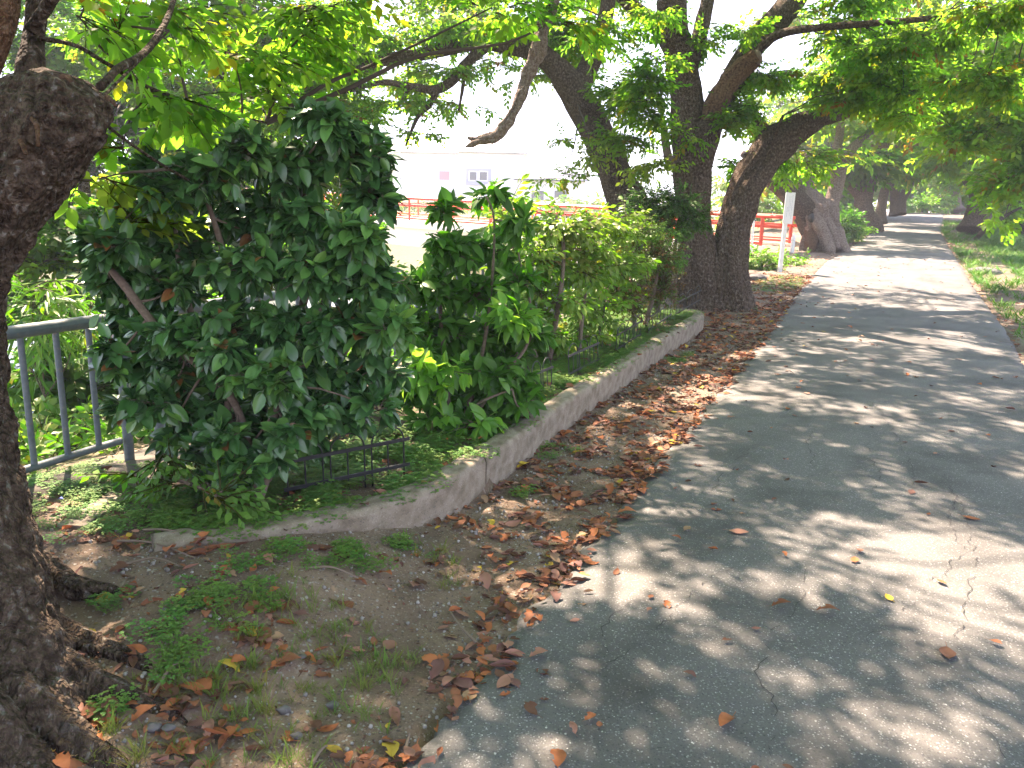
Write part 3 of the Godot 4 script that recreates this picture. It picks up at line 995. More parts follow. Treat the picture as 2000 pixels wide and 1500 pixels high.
func make_near_tree() -> void:
	var base := P(-70, 1420, 2.35)
	base.y = 0.0
	var root := thing("cherry_tree", "thick gnarled cherry trunk with a burl and spreading roots by the fence", "tree", base)
	var b := MB.new()
	var D := 2.5
	lobed(b, [P(-65, 1560, 2.25), P(-75, 1400, 2.3), P(-85, 1200, 2.35), P(-100, 1000, 2.42), P(-110, 850, 2.48), P(-116, 700, 2.5), P(-112, 560, 2.5), P(-60, 440, 2.5), P(0, 340, 2.5), P(50, 260, 2.5), P(75, 200, 2.5), P(85, 150, 2.5)],
		[0.31, 0.27, 0.235, 0.21, 0.19, 0.17, 0.172, 0.19, 0.205, 0.19, 0.15, 0.075], 160, 22,
		[[0.15, 0.34, 0.22, 0.22], [0.75, 0.3, 0.2, 0.3], [1.35, 0.35, 0.18, 0.4], [-0.6, 0.3, 0.2, 0.25], [2.2, 0.4, 0.15, 0.3], [3.6, 0.5, 0.15, 0.3]],
		[[P(160, 190, 2.45), 0.13, 0.075], [P(130, 280, 2.4), 0.1, 0.04], [P(40, 240, 2.3), 0.06, 0.03], [P(20, 620, 2.4), 0.1, -0.02], [P(60, 390, 2.4), 0.09, 0.03], [P(110, 150, 2.4), 0.05, 0.035], [P(150, 160, 2.4), 0.04, -0.03], [P(130, 165, 2.35), 0.035, -0.035], [P(190, 260, 2.45), 0.06, 0.03], [P(120, 380, 2.4), 0.07, 0.035], [P(90, 250, 2.3), 0.05, -0.03], [P(60, 1000, 2.3), 0.06, 0.02], [P(20, 900, 2.3), 0.07, 0.02], [P(100, 1120, 2.2), 0.07, 0.025], [P(60, 1250, 2.1), 0.06, -0.03]])
	part("trunk", b.mesh(), M.bark, root)
	# roots that run out over the ground
	for r in [[[60, 1330], [190, 1350], [300, 1380], [390, 1420], 0.085], [[50, 1260], [170, 1270], [270, 1290], [345, 1330], 0.08], [[60, 1150], [150, 1160], [215, 1150], [260, 1160], 0.06], [[30, 1410], [120, 1440], [220, 1490], [330, 1560], 0.09], [[-20, 1450], [40, 1480], [90, 1520], [120, 1600], 0.09]]:
		var p := []
		for k in 4:
			var g := GH(r[k][0], r[k][1])
			p.append(g + Vector3.UP * ([0.1, 0.015, -0.015, -0.05][k]))
		p.push_front(base + Vector3(0.0, 0.25, 0.0))
		b = MB.new()
		tube(b, p, [0.1, r[4] * 0.85, r[4] * 0.68, r[4] * 0.45, r[4] * 0.22], 22, 10, 0.35, 1.6, 0.6)
		part("root", b.mesh(), M.bark, root)
	var limbs := [
		["limb", [[50, 250, 2.55, 38], [58, 150, 2.6, 26], [66, 70, 2.65, 20], [74, -20, 2.7, 19], [80, -200, 2.9, 17], [60, -500, 3.2, 12]], M.bark],
		["limb", [[60, 60, 2.62, 14], [90, 15, 2.6, 13], [130, -40, 2.6, 12], [300, -250, 3.0, 10], [600, -500, 3.8, 6]], M.bark],
		["limb", [[-110, 380, 2.6, 60], [-70, 220, 2.55, 42], [-35, 110, 2.5, 36], [-2, 0, 2.5, 36], [10, -150, 2.6, 34], [60, -600, 2.9, 26], [200, -1200, 3.4, 18]], M.bark_red],
		["limb", [[195, 170, 2.5, 9], [215, 150, 2.55, 8], [230, 135, 2.6, 8], [285, 100, 2.8, 7], [325, 40, 3.0, 6], [345, -20, 3.2, 5]], M.bark],
		["limb", [[80, 75, 2.6, 5], [150, 90, 2.8, 4], [210, 125, 3.1, 4], [300, 175, 3.6, 4], [420, 215, 4.4, 3], [520, 240, 5.0, 2]], M.bark],
		["limb", [[200, 235, 2.55, 3], [240, 270, 2.8, 3], [330, 330, 3.3, 3], [420, 380, 3.9, 2]], M.bark],
		["limb", [[190, 200, 2.5, 4], [230, 160, 2.9, 3], [260, 130, 3.2, 3], [330, 60, 3.6, 2]], M.bark],
	]
	var pts := []
	for l in limbs:
		var p := []
		var rr := []
		for q in l[1]:
			p.append(P(q[0], q[1], q[2])); rr.append(q[3] * q[2] / F)
			pts.append(p[p.size() - 1])
			if p.size() > 1: pts.append((p[p.size() - 1] + p[p.size() - 2]) * 0.5)
		b = MB.new()
		tube(b, p, rr, 24, 10, 0.18, 3.0, 0.4)
		part(l[0], b.mesh(), l[2], root)
	# broken stubs on the burl
	for s in [[[55, 225], [72, 245], [74, 285], 5], [[30, 260], [45, 285], [50, 300], 5], [[120, 150], [132, 150], [138, 158], 5], [[210, 190], [220, 198], [225, 205], 5]]:
		b = MB.new()
		tube(b, [P(s[0][0], s[0][1], 2.36), P(s[1][0], s[1][1], 2.28), P(s[2][0], s[2][1], 2.25)], [s[3] * 2.3 / F, s[3] * 2.1 / F, s[3] * 1.6 / F], 12, 4, 0.25, 5.0, 0.3)
		part("broken_stub", b.mesh(), M.bark_red, root)
	var t := {"root": root, "pts": pts, "high": upper_limbs(root, [[P(100, -800, 3.0), at(2.5, -2.2, 5.0), at(5.0, -1.2, 5.4), at(8.0, 0.5, 5.8)], [P(130, -900, 3.1), at(3.5, -3.6, 4.9), at(6.0, -4.6, 5.2), at(8.0, -5.5, 5.6)], [P(130, -900, 3.1), at(1.0, -0.8, 5.2), at(2.0, 1.0, 5.3), at(4.5, 2.4, 5.5)], [P(130, -900, 3.1), at(0.2, -3.5, 5.0), at(-1.0, -5.0, 5.2)], [P(130, -900, 3.1), at(-0.8, -1.0, 5.0), at(-2.8, 0.5, 5.2)]])}
	var over := []
	canopy(over, -3.5, 8.5, -9.0, 3.2, 4.2, 0.12, 0.55, 35, "cherry", 1.1)
	make_crown(t, [
		[300, 40, 4.0, 150, 60, 0.8, "cherry"], [200, 60, 3.6, 80, 60, 0.8, "cherry"], [450, 110, 4.6, 150, 60, 0.9, "cherry"], [300, 190, 3.8, 110, 55, 0.9, "cherry"],
		[240, 290, 3.6, 80, 40, 0.8, "light"], [400, 250, 4.6, 120, 50, 0.9, "cherry"], [560, 60, 5.0, 160, 60, 0.9, "cherry"], [520, 190, 5.2, 130, 50, 0.9, "cherry"],
		[190, 350, 3.4, 70, 36, 0.7, "pale"], [240, 440, 3.6, 60, 40, 0.7, "pale"], [150, 30, 3.2, 60, 60, 0.6, "cherry"], [660, 20, 5.0, 140, 40, 0.8, "cherry"], [1080, 40, 5.5, 110, 40, 0.5, "cherry"], [960, 15, 5.2, 120, 30, 0.6, "cherry"],
	], "cherry", M.cherry, 140.0, over)

func make_trees() -> void:
	# the forked tree at the end of the kerb
	var t := make_tree("cherry_tree", "dark forked cherry tree with two trunks at the far end of the kerb", [
		["trunk", [[1375, 620, 12.7, 60], [1372, 580, 12.7, 48], [1362, 520, 12.7, 38], [1355, 420, 12.7, 34], [1352, 340, 12.7, 36], [1345, 250, 12.7, 34], [1340, 180, 12.7, 30], [1325, 100, 12.6, 28], [1312, 30, 12.5, 28], [1310, -120, 12.5, 22], [1290, -300, 12.5, 12]], 0.24, 64],
		["trunk", [[1425, 620, 12.6, 55], [1424, 580, 12.6, 46], [1425, 500, 12.7, 34], [1440, 410, 12.8, 35], [1470, 345, 12.9, 38], [1510, 290, 13.0, 36], [1555, 255, 13.2, 26], [1620, 225, 13.5, 16], [1720, 200, 14.0, 9]], 0.28, 64],
		["limb", [[1362, 340, 12.6, 28], [1376, 280, 12.5, 27], [1385, 240, 12.45, 24]], 0.2, 28], ["broken_limb", [[1383, 248, 12.44, 20], [1397, 205, 12.4, 20], [1425, 160, 12.3, 19], [1455, 128, 12.2, 18], [1476, 112, 12.15, 17]], 0.35, 30, M.peeled], ["cut_face", [[1474, 114, 12.14, 15], [1482, 108, 12.1, 14], [1485, 106, 12.09, 10]], 0.1, 20, M.dead_twig],
		["limb", [[1385, 240, 12.7, 24], [1430, 160, 12.8, 24], [1470, 90, 12.8, 25], [1520, 35, 12.8, 25], [1580, -40, 12.8, 22], [1700, -200, 12.5, 14]], 0.15, 28],
		["limb", [[1470, 112, 12.2, 9], [1500, 80, 12.0, 9], [1540, 62, 11.7, 8], [1620, 52, 11.2, 7], [1750, 42, 10.5, 6], [1880, 30, 10.0, 5], [2020, 18, 9.5, 4]], 0.08, 12],
		["limb", [[1318, 110, 12.6, 18], [1285, 55, 12.4, 16], [1240, 18, 12.2, 14], [1190, -25, 11.8, 12], [1120, -40, 10.8, 11], [1085, -20, 9.8, 9], [1020, -60, 9.0, 7]], 0.12, 20],
		["limb", [[1352, 120, 12.7, 16], [1368, 60, 12.8, 15], [1382, 0, 12.9, 14], [1400, -120, 13.0, 10]], 0.12, 20],
		["limb", [[1530, 280, 13.0, 14], [1490, 250, 13.4, 11], [1460, 200, 13.6, 8]], 0.12, 12],
		["limb", [[1310, 330, 12.4, 9], [1300, 280, 12.3, 8], [1295, 235, 12.3, 6]], 0.12, 12, M.stem],
		["limb", [[1500, 310, 12.8, 4], [1515, 260, 12.6, 4], [1530, 225, 12.5, 3]], 0.1, 8],
		["dead_limb", [[1092, -30, 9.8, 13], [1078, 5, 9.6, 14], [1058, 62, 9.5, 13], [1048, 108, 9.5, 15], [1026, 160, 9.5, 12], [1005, 215, 9.5, 11], [982, 250, 9.5, 12], [966, 266, 9.5, 11], [944, 272, 9.5, 9], [930, 275, 9.5, 7]], 0.45, 24, M.bark_pale], ["dead_limb", [[940, 272, 9.5, 6], [925, 272, 9.5, 5], [913, 269, 9.5, 2]], 0.5, 12, M.bark_pale], ["dead_limb", [[942, 275, 9.48, 6], [922, 282, 9.46, 5], [909, 287, 9.45, 2]], 0.5, 12, M.bark_pale], ["dead_limb", [[966, 268, 9.48, 5], [962, 276, 9.45, 4], [961, 281, 9.43, 2]], 0.5, 10, M.bark_pale], ["dead_limb", [[1046, 112, 9.5, 7], [1040, 104, 9.4, 6], [1037, 94, 9.35, 3]], 0.4, 10, M.bark_pale],
	], M.bark_mid)
	t.high = upper_limbs(t.root, [[P(1310, -100, 12.5), at(11.5, -2.5, 6.2), at(9.5, -1.0, 6.2), at(8.5, 1.0, 6.3), at(8.6, 3.2, 6.2)], [P(1580, -60, 12.8), at(13.0, -0.5, 6.3), at(13.0, 1.5, 6.6), at(12.0, 3.8, 6.5)], [P(1580, -60, 12.8), at(16.0, -0.5, 6.6), at(18.5, 1.0, 7.0), at(20.0, 3.0, 7.0)], [P(1310, -100, 12.5), at(16.0, -4.0, 6.6), at(19.5, -4.5, 7.0)], [P(1580, -60, 12.8), at(17.0, -2.0, 6.6), at(20.0, -1.5, 7.0)]])
	var over := []
	canopy(over, 8.0, 12.5, -7.5, 4.0, 4.4, 0.09, 0.65, 46, "cherry", 1.2)
	canopy(over, 12.5, 19.5, -7.5, 4.0, 4.6, 0.09, 0.8, 22, "cherry", 1.2)
	make_crown(t, [
		[1240, 130, 11.5, 90, 55, 0.9, "cherry"], [1275, 220, 11.6, 80, 50, 0.8, "light"], [1180, 60, 11.0, 90, 40, 0.7, "cherry"], [1420, 50, 12.5, 70, 50, 0.8, "cherry"], [1270, 30, 11.0, 60, 40, 0.7, "cherry"],
		[1520, 140, 13.0, 90, 60, 0.8, "cherry"], [1580, 210, 12.8, 110, 60, 0.75, "cherry"], [1640, 120, 12.5, 120, 60, 0.75, "cherry"], [1750, 60, 10.8, 150, 50, 0.8, "cherry"],
		[1880, 60, 10.0, 140, 60, 1.0, "autumn"], [1960, 150, 10.0, 120, 70, 1.0, "autumn"], [1800, 150, 11.5, 140, 60, 0.75, "cherry"], [1700, 200, 12.5, 120, 60, 0.75, "autumn"], [1450, 210, 12.4, 70, 60, 0.7, "cherry"],
		[1330, 260, 11.9, 40, 36, 0.6, "light"], [1480, 320, 13.2, 60, 30, 0.7, "mid"], [1560, 320, 13.4, 60, 35, 0.7, "cherry"], [1280, 320, 11.8, 60, 30, 0.6, "pale"], [1650, 20, 12.0, 140, 50, 0.9, "cherry"], [1060, 20, 9.5, 70, 34, 0.5, "mid"],
	], "cherry", M.cherry, 150.0, over)
	# the leaning tree behind the shrubs
	t = make_tree("cherry_tree", "leaning cherry tree behind the shrubs with a long bough reaching over the bridge", [
		["trunk", [[1255, 590, 14.2, 60], [1250, 500, 14.2, 52], [1225, 400, 14.2, 42], [1195, 320, 14.1, 35], [1155, 235, 14.0, 30], [1110, 160, 13.8, 28], [1060, 110, 13.6, 22], [1000, 92, 13.4, 17], [930, 84, 13.2, 14], [830, 105, 13.0, 12], [740, 120, 12.8, 11], [680, 148, 12.6, 9], [600, 176, 12.4, 6], [540, 205, 12.2, 3]], 0.22, 48],
		["limb", [[1125, 180, 13.9, 26], [1155, 120, 14.0, 20], [1172, 70, 14.1, 17], [1188, 0, 14.2, 15], [1200, -150, 14.3, 10]], 0.12, 20],
		["limb", [[945, 92, 13.2, 12], [905, 130, 13.0, 10], [880, 160, 12.9, 10], [848, 175, 12.8, 9], [800, 168, 12.7, 7], [740, 162, 12.5, 5], [660, 185, 12.4, 3]], 0.12, 14],
		["limb", [[855, 175, 12.8, 7], [838, 205, 12.8, 6], [815, 230, 12.8, 4], [792, 285, 12.8, 2]], 0.12, 10],
		["limb", [[900, 135, 13.0, 5], [905, 160, 13.0, 4], [895, 220, 13.0, 2]], 0.12, 10],
		["limb", [[800, 170, 12.7, 4], [775, 215, 12.7, 2]], 0.12, 8],
		["limb", [[740, 120, 12.8, 7], [690, 105, 12.7, 6], [640, 110, 12.5, 5], [590, 118, 12.3, 3]], 0.12, 10],
	], M.bark_mid)
	over = []
	for k in 16:
		over.append([at(rf(13.5, 20.0), rf(-9.0, -5.5), rf(5.5, 8.5)), Vector3(1.4, 0.5, 1.4), 90, "cherry", 1.3])
	make_crown(t, [
		[960, 40, 13.2, 130, 40, 0.9, "cherry"], [840, 60, 13.0, 130, 40, 0.9, "cherry"], [730, 90, 12.8, 120, 44, 1.0, "cherry"], [630, 150, 12.5, 110, 44, 1.1, "light"], [550, 215, 12.3, 90, 40, 1.1, "light"],
		[870, 135, 12.9, 90, 32, 0.8, "cherry"], [780, 200, 12.7, 80, 32, 0.7, "cherry"], [900, 205, 13.0, 60, 30, 0.45, "cherry"], [820, 262, 12.8, 44, 24, 0.45, "light"], [985, 130, 13.3, 60, 26, 0.5, "cherry"],
		[1190, 170, 13.2, 70, 50, 0.9, "light"], [1225, 270, 13.3, 60, 40, 0.8, "light"], [1120, 270, 13.6, 44, 24, 0.35, "light"], [1100, 345, 13.4, 60, 18, 0.5, "light"], [1075, 40, 13.6, 90, 50, 0.8, "mid"], [1150, 300, 13.0, 50, 24, 0.4, "pale"], [690, 210, 12.6, 60, 40, 0.8, "cherry"], [1000, 60, 15.0, 150, 40, 0.8, "light"], [860, 20, 15.0, 160, 40, 0.8, "light"], [1130, 90, 15.0, 90, 50, 0.7, "light"], [1020, 150, 14.0, 50, 24, 0.4, "light"], [760, 140, 14.5, 100, 44, 0.8, "light"], [660, 30, 12.8, 110, 40, 0.9, "cherry"],
	], "cherry", M.cherry, 150.0, over)
	# the pale hollow tree beside the bridge
	t = make_tree("cherry_tree", "pale gnarled cherry tree with a hollow base beside the red bridge", [
		["trunk", [[1606, 495, 23.3, 40], [1603, 470, 23.3, 36], [1598, 445, 23.3, 34], [1588, 420, 23.3, 34], [1576, 395, 23.3, 24], [1574, 365, 23.3, 14], [1577, 330, 23.3, 11], [1580, 300, 23.3, 6]], 0.6, 64],
		["limb", [[1590, 440, 23.2, 28], [1565, 405, 23.1, 24], [1535, 375, 23.0, 20], [1510, 355, 22.9, 15], [1485, 325, 22.8, 10], [1450, 300, 22.6, 7]], 0.25, 24, M.bark],
		["limb", [[1618, 445, 23.4, 18], [1622, 410, 23.4, 14], [1634, 360, 23.4, 14], [1648, 315, 23.4, 11], [1672, 282, 23.4, 9], [1700, 262, 23.3, 8], [1720, 255, 23.2, 7]], 0.15, 20],
		["limb", [[1632, 365, 23.4, 11], [1634, 310, 23.5, 10], [1640, 260, 23.5, 8], [1650, 190, 23.5, 6]], 0.15, 16],
		["limb", [[1690, 280, 23.4, 6], [1740, 285, 23.2, 5], [1800, 280, 23.0, 4], [1870, 272, 22.6, 3]], 0.12, 10],
		["root", [[1590, 430, 22.9, 14], [1603, 445, 22.7, 15], [1612, 465, 22.6, 14], [1618, 485, 22.5, 12], [1622, 502, 22.5, 8]], 0.4, 16], ["root", [[1600, 420, 22.9, 10], [1618, 440, 22.8, 12], [1628, 462, 22.7, 11], [1634, 488, 22.6, 8]], 0.4, 16], ["hollow", [[1586, 418, 22.75, 3], [1584, 426, 22.7, 7], [1585, 434, 22.7, 3]], 0.2, 12, M.crack], ["root", [[1630, 455, 23.0, 16], [1642, 475, 22.8, 14], [1652, 490, 22.6, 9], [1656, 502, 22.5, 5]], 0.3, 16],
		["root", [[1590, 455, 23.0, 20], [1586, 475, 22.8, 15], [1582, 492, 22.6, 8]], 0.3, 16, M.bark_red],
	], M.bark_pale)
	over = []
	for k in 16:
		var s := rf(24.0, 34.0)
		over.append([at(s, rf(-6.0, 3.0), rf(5.0, 8.0) + rise(s)), Vector3(1.7, 0.7, 1.7), 90, "autumn", 1.7])
	make_crown(t, [
		[1560, 290, 23.5, 90, 40, 0.8, "light"], [1640, 230, 23.5, 90, 40, 0.9, "autumn"], [1730, 240, 22.8, 90, 30, 0.8, "autumn"], [1480, 330, 22.8, 50, 40, 0.7, "light"], [1820, 260, 22.0, 100, 35, 0.8, "autumn"], [1660, 300, 24.5, 50, 24, 0.6, "cherry"], [1540, 350, 26.0, 60, 30, 0.8, "light"],
	], "far", M.cherry, 120.0, over)
	# the row of trees along the left of the path further on
	var row := [
		["broad grey cherry trunk leaning over the path beyond the round bush", [["trunk", [[1695, 452, 31.0, 28], [1690, 430, 31.0, 19], [1686, 400, 31.0, 17], [1692, 365, 31.0, 15], [1704, 330, 31.0, 13], [1716, 295, 31.0, 9]], 0.2, 20], ["limb", [[1690, 385, 31.0, 14], [1664, 365, 31.0, 10], [1640, 340, 31.0, 7]], 0.2, 12], ["root", [[1702, 425, 30.8, 12], [1716, 440, 30.6, 8], [1724, 452, 30.5, 4]], 0.2, 12]], [[1680, 330, 31.0, 70, 36, 1.2, "mid"], [1720, 290, 31.0, 70, 34, 1.1, "cherry"], [1640, 330, 31.5, 50, 36, 1.1, "mid"]]],
		["slender cherry trunk close behind the broad grey one", [["trunk", [[1718, 436, 35.0, 14], [1720, 415, 35.0, 10], [1726, 380, 35.0, 9], [1736, 350, 35.0, 7], [1742, 320, 35.0, 6]], 0.2, 14]], [[1740, 325, 35.0, 60, 30, 1.1, "cherry"], [1780, 290, 35.0, 60, 30, 1.0, "cherry"]]],
		["dark forked cherry tree nearest the crest of the path", [["trunk", [[1750, 420, 40.0, 13], [1748, 400, 40.0, 10], [1748, 375, 40.0, 9], [1744, 350, 40.0, 9], [1738, 320, 40.0, 5]], 0.2, 14], ["trunk", [[1756, 418, 40.0, 14], [1760, 395, 40.0, 9], [1772, 370, 40.0, 8], [1782, 345, 40.0, 7], [1795, 320, 40.0, 4]], 0.2, 14]], [[1760, 330, 40.0, 60, 24, 1.1, "mid"], [1800, 305, 40.0, 60, 28, 1.1, "cherry"]]],
		["reddish cherry trunk standing at the head of the path", [["trunk", [[1868, 412, 50.0, 18], [1867, 400, 50.0, 10], [1866, 380, 50.0, 8], [1860, 360, 50.0, 6], [1846, 335, 50.0, 4]], 0.2, 12, M.bark_pale], ["limb", [[1866, 380, 50.0, 5], [1874, 355, 50.0, 4], [1885, 335, 50.0, 2]], 0.2, 8, M.bark_pale]], [[1850, 330, 50.0, 70, 24, 1.2, "light"], [1890, 345, 50.0, 50, 22, 1.2, "cherry"], [1820, 350, 52.0, 40, 18, 1.0, "light"]]],
		["dark cherry tree with a leaning trunk on the grass bank beyond the path edge", [["trunk", [[1902, 452, 30.0, 30], [1908, 430, 30.0, 24], [1914, 405, 30.0, 24], [1918, 385, 30.0, 22], [1936, 360, 30.0, 14], [1960, 335, 30.0, 9]], 0.2, 20], ["limb", [[1912, 392, 30.0, 14], [1895, 360, 30.0, 10], [1878, 330, 30.0, 7], [1862, 290, 30.0, 4]], 0.2, 12], ["limb", [[1930, 400, 29.0, 9], [1960, 382, 28.0, 7], [1995, 372, 27.0, 5]], 0.2, 10]], [[1900, 300, 28.0, 100, 40, 1.1, "cherry"], [1965, 340, 26.0, 70, 34, 1.0, "autumn"], [1975, 260, 24.0, 90, 50, 1.1, "cherry"], [1850, 300, 30.0, 60, 30, 1.0, "cherry"], [1985, 400, 25.0, 50, 24, 0.8, "autumn"], [1910, 220, 22.0, 120, 50, 1.1, "cherry"]]],
	]
	for d in row:
		t = make_tree("cherry_tree", d[0], d[1], M.bark_mid, 16)
		over = []
		if d[2][0][2] < 45.0:
			var c := P(d[1][0][1][0][0], 300, d[2][0][2])
			for k in 8:
				over.append([c + Vector3(rf(-3, 3), rf(2.0, 5.0), rf(-3, 3)), Vector3(1.8, 0.8, 1.8), 60, "cherry", 2.0])
		make_crown(t, d[2], "far", M.cherry, 150.0, over)
	# trees and thickets down the river bank, behind the fence, and beyond the path
	for d in [
		["tall bank tree with bright leaves seen through the boughs above the camellia", [["trunk", [[420, 700, 17.0, 26], [430, 500, 17.0, 20], [440, 300, 17.0, 16], [430, 100, 17.0, 12], [440, -100, 17.0, 8]], 0.15, 14]], [[300, 120, 16, 170, 90, 1.2, "light"], [500, 60, 17, 170, 80, 1.1, "cherry"], [450, 200, 15, 150, 70, 1.3, "light"], [650, 100, 18, 110, 80, 1.0, "light"], [330, 300, 14, 150, 70, 1.4, "mid"], [570, 280, 14, 110, 50, 1.3, "light"], [430, -60, 16, 250, 70, 1.0, "cherry"], [640, 210, 15, 90, 50, 1.1, "cherry"], [520, 380, 13, 140, 60, 1.2, "light"], [680, 330, 14, 60, 60, 0.8, "light"]]],
		["dense dark evergreen tree beyond the fence near the burl", [["trunk", [[260, 800, 20.0, 22], [270, 500, 20.0, 16], [280, 250, 20.0, 12], [290, 60, 20.0, 6]], 0.15, 14]], [[270, 60, 20, 120, 90, 1.2, "deep"], [300, 220, 20, 160, 90, 1.3, "deep"], [210, 380, 19, 160, 90, 1.5, "deep"], [600, 60, 22, 90, 60, 1.0, "deep"], [480, 330, 21, 150, 70, 1.2, "deep"], [60, 250, 19, 130, 130, 1.4, "mid"], [400, 460, 18, 200, 80, 1.5, "deep"], [100, 60, 18, 120, 100, 1.2, "mid"], [650, 440, 18, 100, 70, 1.2, "mid"]]],
		["leafy bank tree filling the gap between trunk and camellia", [["trunk", [[150, 900, 9.0, 22], [160, 700, 9.0, 18], [170, 500, 9.0, 14], [160, 300, 9.0, 9]], 0.15, 14]], [[160, 430, 8.5, 110, 60, 1.1, "mid"], [110, 520, 8.5, 120, 60, 1.3, "light"], [230, 520, 9.0, 110, 60, 1.2, "mid"], [60, 430, 8.8, 80, 60, 1.2, "mid"], [300, 420, 10, 120, 70, 1.2, "mid"], [180, 330, 9.5, 120, 50, 1.0, "light"], [330, 550, 10, 120, 70, 1.2, "deep"], [470, 520, 11, 120, 70, 1.2, "mid"], [60, 600, 9.5, 110, 60, 1.2, "deep"]]],
		["tall light green tree over the grass bank across the path", [["trunk", [[2150, 640, 15.0, 34], [2140, 450, 15.0, 28], [2110, 250, 15.0, 24], [2060, 80, 15.0, 16], [2000, -60, 15.0, 8]], 0.15, 16]], [[1960, 250, 15.0, 130, 60, 1.2, "autumn"], [1880, 180, 15.5, 130, 60, 1.2, "cherry"], [1980, 350, 15.0, 90, 44, 1.1, "autumn"], [1990, 80, 14.0, 120, 70, 1.2, "cherry"], [1820, 100, 16.0, 130, 60, 1.1, "cherry"], [2050, 300, 14.0, 100, 120, 1.1, "cherry"], [1960, 430, 16.0, 50, 20, 0.5, "autumn"]]],
		["bright leafy tree far behind the grass bank", [["trunk", [[2010, 470, 34.0, 18], [2005, 380, 34.0, 14], [1990, 300, 34.0, 10], [1980, 200, 34.0, 6]], 0.15, 12]], [[1980, 330, 34, 110, 60, 1.3, "light"], [1950, 230, 34, 130, 60, 1.3, "light"], [2000, 420, 34, 60, 40, 1.2, "light"], [1860, 260, 36, 110, 50, 1.2, "light"], [1970, 120, 34, 140, 60, 1.1, "light"]]],
		["wide leafy tree closing the view beyond the crest of the path", [["trunk", [[1800, 430, 58.0, 12], [1802, 380, 58.0, 9], [1806, 330, 58.0, 7], [1810, 280, 58.0, 4]], 0.15, 10]], [[1800, 340, 58, 120, 50, 1.3, "light"], [1900, 360, 60, 110, 50, 1.3, "light"], [1720, 350, 58, 90, 50, 1.3, "light"], [1820, 270, 58, 160, 50, 1.2, "mid"], [1960, 380, 60, 90, 40, 1.2, "light"], [1840, 395, 62, 120, 16, 1.6, "pale"]]],
		["pale green tree on the river side behind the row of trunks", [["trunk", [[1650, 450, 44.0, 14], [1650, 380, 44.0, 11], [1645, 300, 44.0, 8], [1640, 220, 44.0, 5]], 0.15, 10]], [[1640, 320, 44, 120, 60, 1.2, "light"], [1560, 370, 44, 90, 50, 1.2, "light"], [1700, 260, 44, 120, 50, 1.2, "light"], [1580, 240, 42, 120, 60, 1.1, "pale"], [1480, 400, 42, 70, 40, 1.0, "pale"], [1650, 400, 42, 60, 30, 1.3, "mid"]]],
	]:
		t = make_tree("leafy_tree", d[0], d[1], M.bark, 14)
		make_crown(t, d[2], "far", M.cherry, 135.0)

# ------------------------------------------------------------------ shrubs
func make_shrub(called: String, label: String, base: Vector3, stems: Array, clumps: Array, key: String, mat: Material, per: float, sc: float, cat := "shrub", lift := 0.15) -> Dictionary:
	var root := thing(called, label, cat, base)
	var pts := [base + Vector3.UP * 0.1]
	for s in stems:
		var p := []
		var r := []
		for q in s:
			p.append(P(q[0], q[1], q[2])); r.append(q[3] * q[2] / F)
			pts.append(p[p.size() - 1])
			if p.size() > 1: pts.append((p[p.size() - 1] + p[p.size() - 2]) * 0.5)
		var b := MB.new()
		tube(b, p, r, 12, 6, 0.1, 6.0, 0.3)
		part("stem", b.mesh(), M.stem, root)
	var bag := Bag.new()
	var tw := MB.new()
	for c in clumps:
		var p := P(c[0], c[1], c[2])
		var rx: float = c[3] * c[2] / F
		var ry: float = c[4] * c[2] / F
		var n := int(3.6 * per * rx * ry * c[5] / (sc * sc))
		clump(bag, tw, p, Vector3(rx, ry, rx * 0.9), n, c[6], sc, nearest(pts, p), 0.8, lift, 0.006)
	if tw.v.size():
		part("twigs", tw.mesh(), M.stem, root).set_meta("kind", "stuff")
	return {"root": root, "bag": bag, "key": key, "mat": mat}

func finish_shrub(s: Dictionary) -> void:
	spread("foliage", sprigs[s.key], s.mat, s.bag, s.root)

